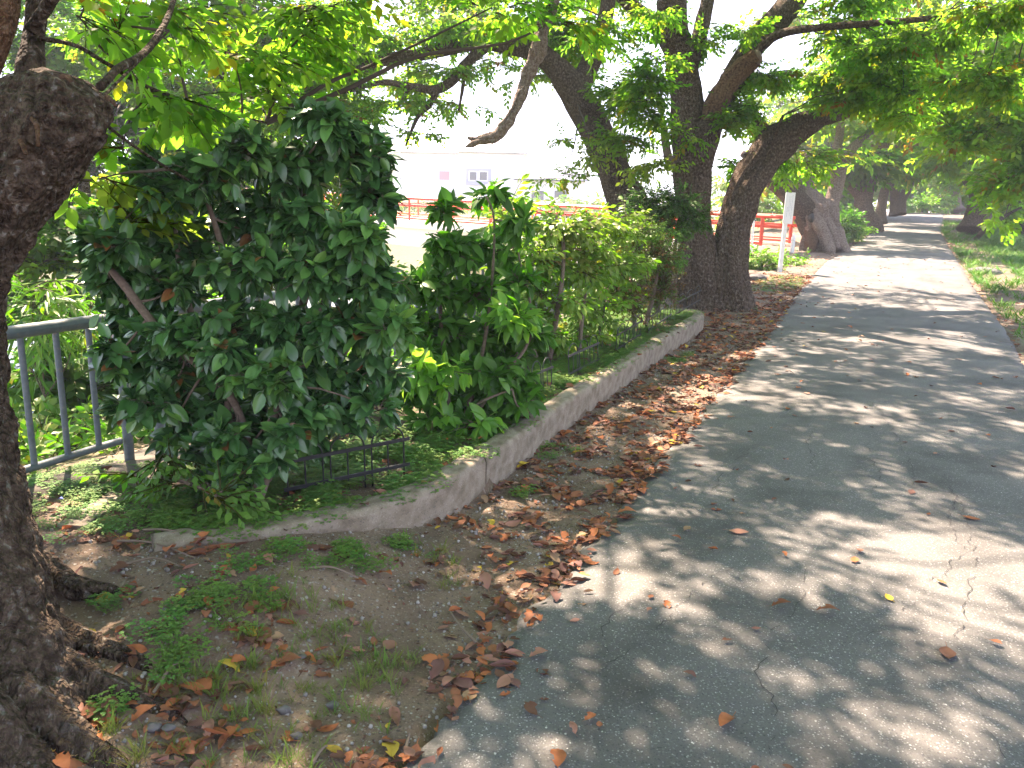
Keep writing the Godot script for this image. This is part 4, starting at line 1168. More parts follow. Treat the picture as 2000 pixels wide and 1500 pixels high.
func make_shrubs() -> void:
	make_camellia()
	make_young_bush()
	var c := "shrub"
	# pale leafy shrub in the sun
	finish_shrub(make_shrub("hydrangea_shrub", "pale sunlit shrub with knotty brown stems in the middle of the bed", G(1070, 740, 0.17), [
		[[1066, 760, 7.2, 7], [1075, 690, 7.2, 6], [1090, 600, 7.2, 5], [1100, 520, 7.2, 4], [1098, 460, 7.3, 4], [1085, 420, 7.4, 2]],
		[[1062, 755, 7.2, 5], [1045, 690, 7.1, 4], [1020, 640, 7.0, 3], [1000, 590, 7.0, 2]],
		[[1130, 720, 7.4, 5], [1135, 640, 7.5, 4], [1145, 560, 7.6, 3], [1150, 480, 7.6, 2]],
		[[1180, 700, 7.8, 6], [1172, 660, 7.9, 4], [1180, 600, 8.0, 3]],
	], [[1000, 430, 7.4, 70, 40, 0.8, "pale"], [1090, 440, 7.4, 80, 40, 0.9, "pale"], [1170, 440, 7.8, 70, 40, 0.9, "pale"], [1040, 510, 7.2, 80, 50, 0.8, "light"], [1130, 530, 7.5, 70, 45, 0.7, "light"], [1060, 600, 7.2, 80, 50, 0.7, "light"], [1000, 640, 7.0, 70, 50, 0.8, "light"], [1180, 520, 8.0, 60, 50, 0.8, "light"], [960, 400, 7.8, 50, 26, 0.6, "light"], [1150, 620, 7.8, 50, 40, 0.8, "light"], [1110, 660, 7.6, 60, 36, 0.8, "light"], [1060, 660, 7.3, 60, 44, 0.9, "light"], [1170, 600, 8.0, 50, 40, 1.0, "light"], [1010, 560, 7.4, 60, 50, 1.0, "light"], [1110, 480, 7.6, 80, 36, 1.0, "pale"]], "bush", M.bush, 320.0, 1.0))
	finish_shrub(make_shrub("azalea_bush", "round azalea bush turning rusty brown beside the forked trunk", G(1240, 640, 0.17), [[[1240, 640, 9.0, 5], [1235, 590, 9.0, 4], [1225, 540, 9.0, 2]], [[1260, 635, 9.1, 5], [1275, 580, 9.1, 4], [1285, 530, 9.1, 2]]],
		[[1200, 470, 9.0, 60, 44, 1.2, "light"], [1270, 510, 9.2, 60, 50, 1.2, "rusty"], [1210, 560, 8.8, 60, 50, 1.2, "rusty"], [1290, 570, 9.2, 40, 44, 1.2, "rusty"], [1240, 520, 8.7, 50, 40, 0.8, "light"], [1250, 450, 9.3, 60, 36, 1.1, "light"], [1300, 500, 9.4, 40, 40, 1.0, "mid"], [1230, 600, 8.7, 60, 34, 0.9, "rusty"]], "small", M.bush, 700.0, 1.0))
	finish_shrub(make_shrub("nandina_bush", "feathery dark green bush against the left trunk of the forked tree", G(1285, 620, 0.17), [[[1285, 620, 10.2, 4], [1285, 520, 10.2, 3], [1280, 420, 10.2, 2]], [[1320, 600, 10.3, 4], [1318, 500, 10.3, 3], [1330, 400, 10.3, 2]]],
		[[1275, 400, 10.2, 50, 40, 1.2, "deep"], [1330, 400, 10.0, 44, 36, 1.2, "deep"], [1300, 450, 10.2, 56, 34, 1.1, "mid"], [1255, 440, 10.3, 40, 30, 1.0, "deep"], [1355, 430, 10.0, 26, 26, 0.9, "deep"]], "fine", M.bush, 700.0, 1.0))
	finish_shrub(make_shrub("ground_shrub", "bright low leafy patch at the foot of the white sign", GH(1490, 530), [], [[1480, 512, 18.5, 44, 22, 2.0, "light"], [1530, 515, 19.5, 44, 16, 2.0, "light"], [1500, 525, 18.5, 40, 14, 1.6, "mid"], [1570, 512, 21.0, 30, 10, 1.4, "mid"]], "bush", M.bush, 330.0, 1.2))
	finish_shrub(make_shrub("round_bush", "round green bush between the pale hollow tree and the broad trunk", GH(1652, 470), [], [[1652, 440, 26.0, 26, 26, 2.2, "mid"], [1640, 450, 25.6, 24, 20, 2.0, "mid"], [1670, 452, 26.5, 24, 18, 2.0, "light"]], "bush", M.bush, 330.0, 1.6))
	finish_shrub(make_shrub("path_bush", "small leafy bush at the crest of the path", GH(1840, 420), [], [[1838, 392, 49.0, 30, 14, 2.5, "light"], [1808, 400, 48.0, 22, 10, 2.2, "light"], [1780, 400, 48.0, 22, 10, 2.2, "mid"]], "bush", M.bush, 330.0, 2.6))
	# thicket behind the fence
	finish_shrub(make_shrub("bamboo_grass", "drooping bamboo grass with narrow leaves behind the fence", P(90, 800, 6.2), [], [[60, 560, 6.0, 70, 40, 1.0, "light"], [110, 630, 6.2, 80, 50, 1.0, "mid"], [40, 640, 6.0, 60, 60, 0.9, "light"], [170, 590, 6.4, 60, 40, 0.8, "mid"]], "bamboo", M.bush, 150.0, 1.0, "bamboo"))
	finish_shrub(make_shrub("bank_thicket", "shady thicket of broad leaves climbing the bank behind the fence", P(150, 860, 6.5), [], [[140, 720, 6.8, 120, 70, 1.3, "mid"], [230, 660, 7.0, 110, 60, 1.2, "mid"], [60, 740, 6.6, 80, 60, 1.0, "mid"], [290, 740, 6.8, 110, 60, 1.1, "deep"], [200, 540, 8.0, 140, 60, 1.1, "deep"], [380, 620, 8.0, 140, 90, 1.0, "mid"], [60, 600, 8.0, 140, 60, 1.2, "deep"], [150, 780, 7.2, 120, 50, 1.0, "deep"]], "broad", M.bush, 120.0, 0.9, "thicket"))
	finish_shrub(make_shrub("sunlit_weeds", "sunlit low weeds below the bottom rail of the fence", P(120, 880, 5.6), [], [[110, 870, 5.5, 90, 40, 1.4, "pale"], [200, 850, 5.7, 90, 34, 1.3, "light"], [60, 900, 5.4, 70, 30, 1.2, "pale"], [300, 830, 6.0, 80, 40, 1.0, "pale"], [420, 800, 6.6, 90, 40, 1.0, "light"], [620, 720, 8.5, 90, 40, 1.0, "pale"], [760, 690, 9.0, 80, 40, 1.0, "light"]], "bush", M.bush, 200.0, 1.2, "weeds"))
	var bag := Bag.new()
	for k in 3600:
		var s := rf(-3.0, 16.0)
		var t := fence_t(s) - 0.35 - rf(0.0, 1.0) * rf(0.3, 1.0) * 6.0
		if nz.get_noise_2d(s * 30.0, t * 30.0) < -0.3: continue
		bag.add(Transform3D(basis_along(Vector3(rf(-1, 1), rf(0.2, 1.4), rf(-1, 1)), Vector3(rf(-0.5, 0.5), 1, rf(-0.5, 0.5)), rf(0.6, 1.3)), at(s, t, H(s, t))), tone("light" if rng.randf() < 0.5 else "mid"))
	tag(spread("bank_undergrowth", sprigs.bush, M.bush, bag, self), "leafy undergrowth covering the river bank behind the fence", "undergrowth", "", "stuff")
	finish_shrub(make_shrub("river_bush", "bright bush on the bank below the concrete bridge", P(760, 640, 12.0), [], [[700, 560, 11.5, 110, 50, 1.0, "light"], [820, 560, 12.0, 90, 50, 1.0, "light"], [900, 500, 14.0, 90, 40, 1.0, "pale"], [1000, 480, 15.0, 100, 40, 1.0, "pale"], [600, 500, 12.0, 110, 60, 1.0, "light"], [880, 600, 11.0, 90, 50, 1.0, "light"]], "bush", M.bush, 160.0, 1.4))
	finish_shrub(make_shrub("far_hedge", "pale green hedge on the far bank before the houses", P(900, 400, 60), [], [[860, 400, 60, 90, 14, 2.0, "pale"], [960, 396, 58, 60, 16, 2.0, "light"], [1060, 400, 58, 80, 16, 2.0, "light"], [740, 405, 60, 80, 16, 2.0, "pale"], [1160, 405, 55, 80, 24, 2.0, "pale"]], "bush", M.bush, 90.0, 5.0, "hedge"))
	finish_shrub(make_shrub("bank_bush", "leafy bush on the bank behind the bridge railing", P(1500, 430, 34), [], [[1480, 400, 32, 70, 40, 1.5, "light"], [1540, 420, 34, 60, 30, 1.5, "light"], [1440, 350, 33, 60, 50, 1.4, "pale"], [1600, 380, 36, 70, 40, 1.5, "mid"], [1330, 420, 30, 90, 40, 1.3, "pale"]], "bush", M.bush, 110.0, 2.6))

func leaf_shape(l: float, w: float, bend: float, fold: float, twist: float) -> ArrayMesh:
	# a broad leaf with its midrib sunk, a wavy edge and a short stalk; it grows along +X with its face up
	var b := MB.new()
	var rows := 6
	for k in rows + 1:
		var f := float(k) / rows
		var h := w * 0.5 * pow(sin(PI * pow(f, 0.8)), 0.75) + (0.0008 if k == 0 or k == rows else 0.0)
		var m := Vector3(l * f, -l * bend * f * f, 0)
		var up := Vector3(2.0 * bend * f, 1, 0).normalized()
		for j in 5:
			var e := (j - 2) / 2.0
			var q := m + Vector3(0, 0, h * e) + up * (absf(e) * h * fold * 2.0 + 0.03 * h * sin(f * 15.0 + e * 3.0) + h * e * twist * f)
			b.add(q)
	for k in rows:
		for j in 4:
			var i := k * 5 + j
			b.quad(i, i + 1, i + 6, i + 5)
	var i := b.add(Vector3(-0.012, 0.002, 0.0012)); b.add(Vector3(-0.012, 0.002, -0.0012)); b.add(Vector3(0.002, 0, 0.0012)); b.add(Vector3(0.002, 0, -0.0012))
	b.quad(i, i + 1, i + 3, i + 2)
	return b.mesh()

func leafy(s: Dictionary, clumps: Array, tones: Array, variants: Array, leaf_mats: Array, many: int, scale: float, pts: Array, tw: MB, up_bias: float) -> void:
	# leaves set singly round each twig; those nearest the viewer's side become parts, the rest one part
	var list := []
	for c in clumps:
		var p := P(c[0], c[1], c[2])
		var rad: Vector3 = Vector3(c[3], c[4], c[3] * 0.8) * (c[2] / F)
		var n := int(many * rad.x * rad.y * c[5])
		var a := nearest(pts, p)
		var md := a.lerp(p, 0.5) + rv(0.05)
		tube(tw, [a, md, p], [0.007, 0.005, 0.003], 5, 3)
		var nt := maxi(3, n / 9)
		for k in nt:
			var dir := Vector3(rf(-1, 1), rf(-0.7, 0.9) + up_bias, rf(-1, 1)).normalized()
			var e: Vector3 = p + dir * rad * pow(rng.randf(), 0.4)
			var b0: Vector3 = p + dir * rad * rf(0.0, 0.35) + rv(0.1) * rad
			tube(tw, [b0, b0.lerp(e, 0.5) + Vector3.UP * 0.01, e], [0.003, 0.0024, 0.0016], 4, 2, 0.0, 5.0, 0.0, false)
			for j in 9:
				var f := 0.2 + 0.8 * (j + 0.5) / 9.0
				var q: Vector3 = b0.lerp(e, f)
				var side := dir.cross(rv()).normalized()
				var g := dir * rf(0.2, 0.8) + side * 0.9 + Vector3.DOWN * rf(0.0, 0.75)
				var up := Vector3(rf(-0.7, 0.7), 1.0, rf(-0.3, 0.9)) + side * 0.3
				list.append([Transform3D(basis_along(g, up, scale * lerpf(0.45, 1.15, pow(rng.randf(), 0.7))), q), rng.randi() % variants.size(), rng.randi() % (leaf_mats.size() - (1 if rng.randf() < 0.6 else 0))])
	var eye := Vector3(0, EYE, 0)
	list.sort_custom(func(x, y): return (x[0] as Transform3D).origin.distance_squared_to(eye) < (y[0] as Transform3D).origin.distance_squared_to(eye))
	var bags := []
	for k in variants.size(): bags.append(Bag.new())
	for k in list.size():
		var l: Array = list[k]
		if k < 300:
			var o := part("leaf", variants[l[1]], leaf_mats[l[2]], s.root, false)
			o.transform = Transform3D((l[0] as Transform3D).basis, (l[0] as Transform3D).origin - s.root.position)
		else:
			var c: Color = tones[l[2]]
			var g := rf(0.8, 1.2)
			(bags[l[1]] as Bag).add(l[0], Color(c.r * g, c.g * g, c.b * g))
	for k in variants.size():
		spread("foliage", variants[k], s.mat, bags[k], s.root)

func make_camellia() -> void:
	var base := G(490, 975, 0.17)
	var d := base.distance_to(Vector3(0, EYE, 0)) * 0.93
	d = -(cb.inverse() * (base - Vector3(0, EYE, 0))).z
	var stems := [
		[[455, 985, d, 14], [452, 930, d, 10], [450, 840, d, 10], [448, 740, d, 9], [455, 640, d, 9], [450, 560, d, 8], [430, 470, d, 6], [400, 380, d, 4]],
		[[495, 985, d, 12], [488, 900, d - 0.05, 9], [475, 830, d - 0.05, 8], [440, 760, d - 0.1, 7], [360, 690, d - 0.1, 8], [290, 620, d - 0.1, 8], [245, 560, d - 0.1, 8], [200, 510, d - 0.1, 5]],
		[[500, 985, d - 0.05, 11], [522, 930, d - 0.08, 8], [535, 870, d - 0.1, 7], [540, 800, d - 0.1, 6], [560, 720, d - 0.1, 5], [620, 620, d - 0.1, 5], [640, 560, d, 4]],
		[[500, 980, d + 0.1, 10], [560, 860, d + 0.2, 8], [640, 740, d + 0.3, 7], [695, 640, d + 0.35, 7], [702, 540, d + 0.35, 7], [700, 440, d + 0.35, 6], [690, 340, d + 0.3, 4]],
		[[480, 980, d + 0.1, 9], [510, 850, d + 0.2, 8], [560, 700, d + 0.25, 7], [600, 560, d + 0.2, 8], [605, 460, d + 0.2, 8], [590, 370, d + 0.2, 6], [570, 280, d + 0.2, 3]],
		[[455, 840, d, 6], [400, 700, d + 0.1, 6], [360, 560, d + 0.15, 6], [345, 470, d + 0.15, 5], [340, 380, d + 0.1, 3]],
	]
	var root := thing("camellia_bush", "large glossy dark green camellia in front of the fence", "shrub", base)
	var pts := []
	for s in stems:
		var p := []
		var r := []
		for q in s:
			p.append(P(q[0], q[1], q[2])); r.append(q[3] * q[2] / F)
			if p.size() > 3: pts.append(p[p.size() - 1])
			if p.size() > 4: pts.append((p[p.size() - 1] + p[p.size() - 2]) * 0.5)
		var b := MB.new()
		tube(b, p, r, 14, 6, 0.12, 4.0, 0.3)
		part("stem", b.mesh(), M.stem, root)
	var tw := MB.new()
	var tones := [Color(0.045, 0.12, 0.032), Color(0.06, 0.15, 0.038), Color(0.035, 0.09, 0.028), Color(0.08, 0.18, 0.04), Color(0.13, 0.27, 0.05), Color(0.2, 0.09, 0.03)]
	var mats := []
	for c in tones:
		var m := leaf_mat(Color(0.35, 0.45, 0.12), 0.28, 0.5)
		m.vertex_color_use_as_albedo = false
		m.albedo_color = (c as Color).linear_to_srgb()
		mats.append(m)
	var use := [mats[0], mats[1], mats[2], mats[0], mats[1], mats[2], mats[3], mats[3], mats[4], mats[0], mats[1], mats[2], mats[0], mats[1], mats[3], mats[2], mats[0], mats[1], mats[0], mats[2], mats[1], mats[3], mats[0], mats[2], mats[1], mats[0], mats[3], mats[2], mats[0], mats[1], mats[5]]
	var use_t := [tones[0], tones[1], tones[2], tones[0], tones[1], tones[2], tones[3], tones[3], tones[4], tones[0], tones[1], tones[2], tones[0], tones[1], tones[3], tones[2], tones[0], tones[1], tones[0], tones[2], tones[1], tones[3], tones[0], tones[2], tones[1], tones[0], tones[3], tones[2], tones[0], tones[1], tones[5]]
	var variants := [leaf_shape(0.1, 0.054, 0.18, 0.14, 0.1), leaf_shape(0.095, 0.05, 0.05, 0.2, -0.15), leaf_shape(0.105, 0.052, 0.3, 0.1, 0.2), leaf_shape(0.085, 0.05, 0.12, 0.24, 0.0)]
	var cl := []
	for c in [[690, 300, 80, 70], [640, 250, 60, 46], [730, 380, 60, 60], [560, 330, 80, 70], [470, 300, 60, 50], [400, 350, 80, 60], [330, 380, 70, 60], [290, 330, 50, 36], [260, 440, 60, 50], [350, 470, 90, 60], [480, 430, 90, 70], [600, 440, 80, 60], [700, 470, 70, 60], [740, 560, 60, 60], [620, 540, 90, 60], [480, 530, 90, 60], [330, 560, 80, 60], [230, 480, 60, 40], [190, 470, 40, 30], [260, 620, 70, 60], [350, 660, 80, 60], [470, 640, 100, 60], [600, 650, 90, 60], [700, 640, 80, 60], [740, 720, 60, 60], [640, 740, 90, 60], [520, 740, 90, 60], [400, 740, 80, 50], [290, 720, 60, 50], [300, 790, 60, 40], [420, 800, 70, 50], [440, 860, 60, 40], [600, 810, 70, 50], [680, 800, 70, 44], [470, 925, 44, 40], [240, 800, 40, 30], [610, 230, 40, 30], [740, 310, 36, 50], [620, 860, 40, 24], [260, 560, 50, 44], [310, 640, 50, 40], [350, 720, 60, 40], [430, 700, 60, 50], [560, 640, 60, 50], [540, 800, 50, 40], [500, 860, 44, 40], [400, 880, 36, 30], [220, 700, 30, 50], [470, 880, 50, 40], [530, 900, 40, 34], [420, 930, 44, 34], [340, 850, 40, 30], [460, 820, 60, 40], [560, 850, 40, 30], [760, 640, 40, 50], [740, 800, 40, 30], [210, 540, 40, 40]]:
		cl.append([c[0], c[1], d + rf(-0.25, 0.3), c[2], c[3], 1.0])
	leafy({"root": root, "mat": M.gloss}, cl, use_t, variants, use, 12500, 1.0, pts, tw, 0.1)
	part("twigs", tw.mesh(), M.stem, root).set_meta("kind", "stuff")
	# low sapling at its foot
	finish_shrub(make_shrub("sapling", "small soft green sapling at the camellia's foot", G(380, 985, 0.17), [], [[380, 945, d - 0.2, 50, 40, 1.0, "mid"], [330, 890, d - 0.1, 30, 24, 0.8, "mid"], [420, 970, d - 0.25, 40, 24, 0.9, "mid"], [270, 935, d, 26, 20, 0.6, "light"]], "small", M.bush, 800.0, 1.5))

func make_young_bush() -> void:
	var base := G(880, 830, 0.17)
	var d := -(cb.inverse() * (base - Vector3(0, EYE, 0))).z
	var root := thing("broadleaf_shrub", "upright mid green shrub with pointed leaves just inside the kerb", "shrub", base)
	var pts := []
	for s in [[[880, 840, d, 6], [870, 720, d, 5], [860, 600, d, 4], [870, 480, d + 0.1, 3], [880, 420, d + 0.1, 2]], [[900, 840, d, 5], [940, 700, d, 4], [960, 560, d, 3], [965, 430, d, 2], [950, 385, d, 2]], [[860, 840, d, 5], [820, 720, d, 4], [800, 600, d, 3], [790, 540, d, 2]], [[900, 840, d - 0.1, 5], [980, 740, d - 0.1, 4], [1040, 640, d, 3], [1010, 480, d + 0.1, 2], [1020, 400, d + 0.1, 2]], [[870, 840, d, 4], [930, 790, d - 0.2, 3], [1000, 760, d - 0.2, 2]]]:
		var p := []
		var r := []
		for q in s:
			p.append(P(q[0], q[1], q[2])); r.append(q[3] * q[2] / F)
			pts.append(p[p.size() - 1])
			if p.size() > 1: pts.append((p[p.size() - 1] + p[p.size() - 2]) * 0.5)
		var b := MB.new()
		tube(b, p, r, 8, 5, 0.1, 6.0, 0.3)
		part("stem", b.mesh(), M.stem, root)
	var tones := [Color(0.075, 0.18, 0.032), Color(0.095, 0.22, 0.038), Color(0.12, 0.26, 0.045), Color(0.06, 0.145, 0.03)]
	var mats := []
	for c in tones:
		var m := leaf_mat(Color(0.7, 0.9, 0.25), 0.38, 0.45)
		m.vertex_color_use_as_albedo = false
		m.albedo_color = (c as Color).linear_to_srgb()
		mats.append(m)
	var variants := [leaf_shape(0.125, 0.056, 0.25, 0.14, 0.1), leaf_shape(0.115, 0.052, 0.1, 0.2, -0.15), leaf_shape(0.13, 0.058, 0.4, 0.1, 0.2)]
	var cl := []
	for c in [[870, 420, 40, 36], [960, 385, 44, 30], [1020, 440, 36, 40], [880, 500, 70, 50], [960, 500, 60, 50], [840, 570, 60, 50], [930, 580, 70, 50], [1020, 560, 40, 44], [870, 650, 80, 50], [960, 660, 70, 50], [810, 650, 50, 50], [1040, 660, 40, 40], [860, 730, 90, 50], [960, 740, 70, 50], [1010, 760, 50, 40], [900, 800, 80, 40], [820, 760, 50, 44], [970, 810, 50, 30], [790, 560, 30, 30], [840, 820, 50, 30], [930, 830, 60, 24], [1010, 700, 50, 44], [900, 700, 70, 50], [820, 700, 40, 50], [1000, 620, 50, 44], [920, 760, 60, 40], [1020, 790, 36, 24]]:
		cl.append([c[0], c[1], d + rf(-0.25, 0.3), c[2], c[3], 1.0])
	var tw := MB.new()
	leafy({"root": root, "mat": M.bush}, cl, tones, variants, mats, 6200, 0.95, pts, tw, 0.25)
	part("twigs", tw.mesh(), M.stem, root).set_meta("kind", "stuff")

# ------------------------------------------------------------------ small built things
func make_edging() -> void:
	# one black wire panel: nine pickets in three groups, three hoops, a top and a bottom bar; it runs along +X
	var spots := [
		[G(558, 968, 0.17), G(798, 925, 0.17), 0.24, "black wire edging panel with hoops beside the camellia stems"],
		[G(1016, 790, 0.17), G(1080, 757, 0.17), 0.25, "black wire edging panel half covered by the broadleaf shrub"],
		[G(1110, 738, 0.17), G(1170, 705, 0.17), 0.25, "black wire edging panel in front of the knotty brown stems"],
		[G(1200, 690, 0.17), G(1250, 660, 0.17), 0.25, "black wire edging panel with two bright hoops in the clover"],
		[G(1266, 650, 0.17), G(1310, 625, 0.17), 0.25, "black wire edging panel at the edge of the azalea"],
		[G(1318, 618, 0.17), G(1366, 588, 0.17), 0.25, "last black wire edging panel, against the forked tree"],
	]
	for sp in spots:
		var a: Vector3 = sp[0]
		var z: Vector3 = sp[1]
		var L := a.distance_to(z)
		var hgt: float = sp[2]
		var root := thing("wire_edging", sp[3], "garden edging", a, "black wire edging panels in the bed")
		root.rotation.y = atan2(-(z - a).z, (z - a).x)
		root.rotation.z = rf(-0.04, 0.04)
		root.rotation.x = rf(-0.08, 0.08)
		var n := 9 if L > 0.5 else 7
		n = 9
		var bar := MB.new()
		pipe(bar, Vector3(0, -0.05, 0), Vector3(0, hgt * 0.72, 0), 0.0042, 6)
		var bm := bar.mesh()
		var g := L / (n / 3.0)
		for k in n / 3:
			for j in 3:
				var o := part("picket", bm, M.black, root, false)
				o.position = Vector3(g * (k + 0.06 + 0.41 * j), 0, 0)
			var h := MB.new()
			var pts := []
			var rr := []
			for q in 9:
				var an := PI * q / 8.0
				pts.append(Vector3(g * (k + 0.47) - cos(an) * g * 0.41, hgt * 0.72 + sin(an) * hgt * 0.33, 0))
				rr.append(0.0042)
			tube(h, pts, rr, 6, 2)
			part("hoop", h.mesh(), M.black, root, false)
		for y in [0.03, hgt * 0.7]:
			var r := MB.new()
			box(r, Vector3(L * 0.5, y, 0.0035), Vector3(L * 0.51, 0, 0), Vector3(0, 0.009, 0), Vector3(0, 0, 0.003))
			part("crossbar", r.mesh(), M.black, root, false)

func make_small_things() -> void:
	# white sign
	var p := GH(1523, 530)
	var root := thing("sign_post", "tall narrow white notice board on a white post at the path edge", "sign", p)
	root.rotation.y = 0.25
	root.rotation.z = -0.015
	var b := MB.new()
	box(b, Vector3(0, 0.8, 0), Vector3(0.046, 0, 0), Vector3(0, 0.82, 0), Vector3(0, 0, 0.02))
	part("post", b.mesh(), M.white, root, false)
	b = MB.new()
	box(b, Vector3(0.03, 1.38, 0.034), Vector3(0.115, 0, 0), Vector3(0, 0.34, 0), Vector3(0, 0, 0.012))
	part("board", b.mesh(), M.white, root, false)
	var im := Image.create_empty(64, 192, false, Image.FORMAT_RGB8)
	im.fill(Color(0.86, 0.87, 0.88))
	var r := RandomNumberGenerator.new()
	r.seed = 4
	for c in [[46, 10, 150, 6], [34, 20, 120, 4], [24, 20, 100, 4], [14, 90, 60, 4]]:
		var y: int = c[1]
		while y < c[1] + c[2]:
			for k in 3:
				im.fill_rect(Rect2i(c[0] + r.randi() % 2, y + r.randi() % 4, r.randi_range(2, c[3]), 1), Color(0.5, 0.55, 0.62))
			im.fill_rect(Rect2i(c[0] + r.randi() % c[3], y, 1, 4), Color(0.55, 0.6, 0.66))
			y += 7
	var pm := StandardMaterial3D.new()
	pm.albedo_texture = ImageTexture.create_from_image(im)
	pm.roughness = 0.4
	b = MB.new()
	b.add(Vector3(-0.075, 1.06, 0.05), Vector2(0, 1)); b.add(Vector3(0.135, 1.06, 0.05), Vector2(1, 1)); b.add(Vector3(0.135, 1.7, 0.05), Vector2(1, 0)); b.add(Vector3(-0.075, 1.7, 0.05), Vector2(0, 0))
	b.quad(0, 3, 2, 1)
	part("notice", b.mesh(), pm, root, false)
	# white lattice panel and bollard at the bridge head
	p = GH(1457, 505)
	root = thing("lattice_fence", "short white wire lattice panel where the bridge begins", "fence", p)
	root.rotation.y = 0.5
	for x in [-0.16, 0.16]:
		b = MB.new()
		pipe(b, Vector3(x, -0.05, 0), Vector3(x, 0.95, 0), 0.03, 8)
		part("post", b.mesh(), M.white, root, false)
	for k in 6:
		b = MB.new()
		pipe(b, Vector3(-0.12 + k * 0.048, 0.05, 0), Vector3(-0.12 + k * 0.048, 0.88, 0), 0.005, 5)
		part("wire", b.mesh(), M.white, root, false)
	for k in 7:
		b = MB.new()
		pipe(b, Vector3(-0.16, 0.08 + k * 0.13, 0.01), Vector3(0.16, 0.08 + k * 0.13, 0.01), 0.005, 5)
		part("wire", b.mesh(), M.white, root, false)
	p = GH(1547, 492)
	root = thing("bollard", "short white bollard beside the red railing end", "bollard", p)
	b = MB.new()
	tube(b, [Vector3(0, -0.05, 0), Vector3(0, 0.4, 0), Vector3(0, 0.44, 0)], [0.06, 0.06, 0.045], 14, 1)
	part("shaft", b.mesh(), M.white, root, false)
	b = MB.new()
	tube(b, [Vector3(0, 0.441, 0), Vector3(0, 0.47, 0)], [0.05, 0.03], 14, 1)
	part("cap", b.mesh(), M.white, root, false)
	# dark stone by the path edge
	for s in [[1925, 533, 0.26, "dark rounded stone at the edge of the path opposite the bridge"], [1475, 545, 0.2, "mossy stone in the leaves beside the forked tree"]]:
		p = GH(s[0], s[1])
		b = MB.new()
		stone_shape(b, s[2], int(s[0]))
		var o := part("boulder", b.mesh(), M.rock, self)
		o.position = p
		tag(o, s[3], "stone")
	# broken branch on the grass bank
	b = MB.new()
	tube(b, [GH(1907, 468) + Vector3(0, 0.05, 0), P(1925, 448, 25.0), P(1948, 432, 25.0), P(1975, 415, 25.0), P(1995, 405, 25.0)], [0.09, 0.08, 0.07, 0.05, 0.03], 10, 4, 0.2, 4.0, 0.3)
	tag(part("fallen_branch", b.mesh(), M.bark, self), "grey broken branch leaning from the grass bank by the dark tree", "branch")
	# scrap of blue plastic by the trunk
	b = MB.new()
	b.add(Vector3(-0.012, 0, 0)); b.add(Vector3(0.002, 0.012, 0.01)); b.add(Vector3(0.014, 0.004, -0.004)); b.add(Vector3(0, 0.01, -0.014))
	b.quad(0, 1, 2, 3)
	var sc := part("plastic_scrap", b.mesh(), M.blue, self)
	sc.position = GH(118, 984) + Vector3(0, 0.02, 0)
	tag(sc, "tiny scrap of bright blue plastic on the ground by the trunk", "litter")
	# twigs lying about
	var tl := [[[230, 1062], [300, 1070], [380, 1095], "thin pale twig lying before the near end of the kerb"], [[240, 1110], [300, 1100], [350, 1110], "dark bent twig near the roots of the burl tree"], [[600, 1115], [650, 1118], [700, 1135], "crooked dark twig on the gravelly earth below the kerb curve"], [[610, 1500], [630, 1475], [655, 1460], "thick brown twig at the edge of the dry leaves"], [[280, 1040], [330, 1045], [380, 1055], "grey twig across the clover beside the kerb"], [[790, 1490], [795, 1465], [800, 1440], "upright brown stick beside the asphalt edge"], [[300, 1360], [340, 1310], [375, 1300], "curved thin root twig arching over the roots"], [[930, 1260], [900, 1235], [880, 1200], "thin dark twig among leaves beside the asphalt"], [[1120, 760], [1140, 752], [1150, 749], "small dark stick lying on the kerb top"]]
	for q in tl:
		b = MB.new()
		var pp := []
		for k in 3:
			var y := 0.012 if k != 1 else 0.022
			pp.append((GH(q[k][0], q[k][1]) if q[0][0] != 1120 else G(q[k][0], q[k][1], 0.205)) + Vector3.UP * y)
		tube(b, pp, [0.0055, 0.0045, 0.003], 6, 4, 0.2, 20.0)
		tag(part("twig", b.mesh(), M.dead_twig, self), q[3], "twig", "twigs lying on the ground")

func stone_shape(b: MB, r: float, sd: int) -> void:
	var s := SphereMesh.new()
	s.radius = r; s.height = r * 1.2; s.radial_segments = 18; s.rings = 10
	var a := s.get_mesh_arrays()
	var v: PackedVector3Array = a[Mesh.ARRAY_VERTEX]
	for q in v:
		b.add(q * (1.0 + 0.5 * nz.get_noise_3dv(q / r * 14.0 + Vector3.ONE * sd)) * Vector3(1.3, 0.8, 1.0))
	b.ix = a[Mesh.ARRAY_INDEX]

func kerb_near(s: float, t: float) -> bool:
	var p := at(s, t)
	for k in kerb_line:
		if Vector2(p.x - k.x, p.z - k.z).length() < 0.12: return true
	return false

func in_bed(s: float, t: float) -> bool:
	return Geometry2D.is_point_in_polygon(Vector2(s, t), bed)

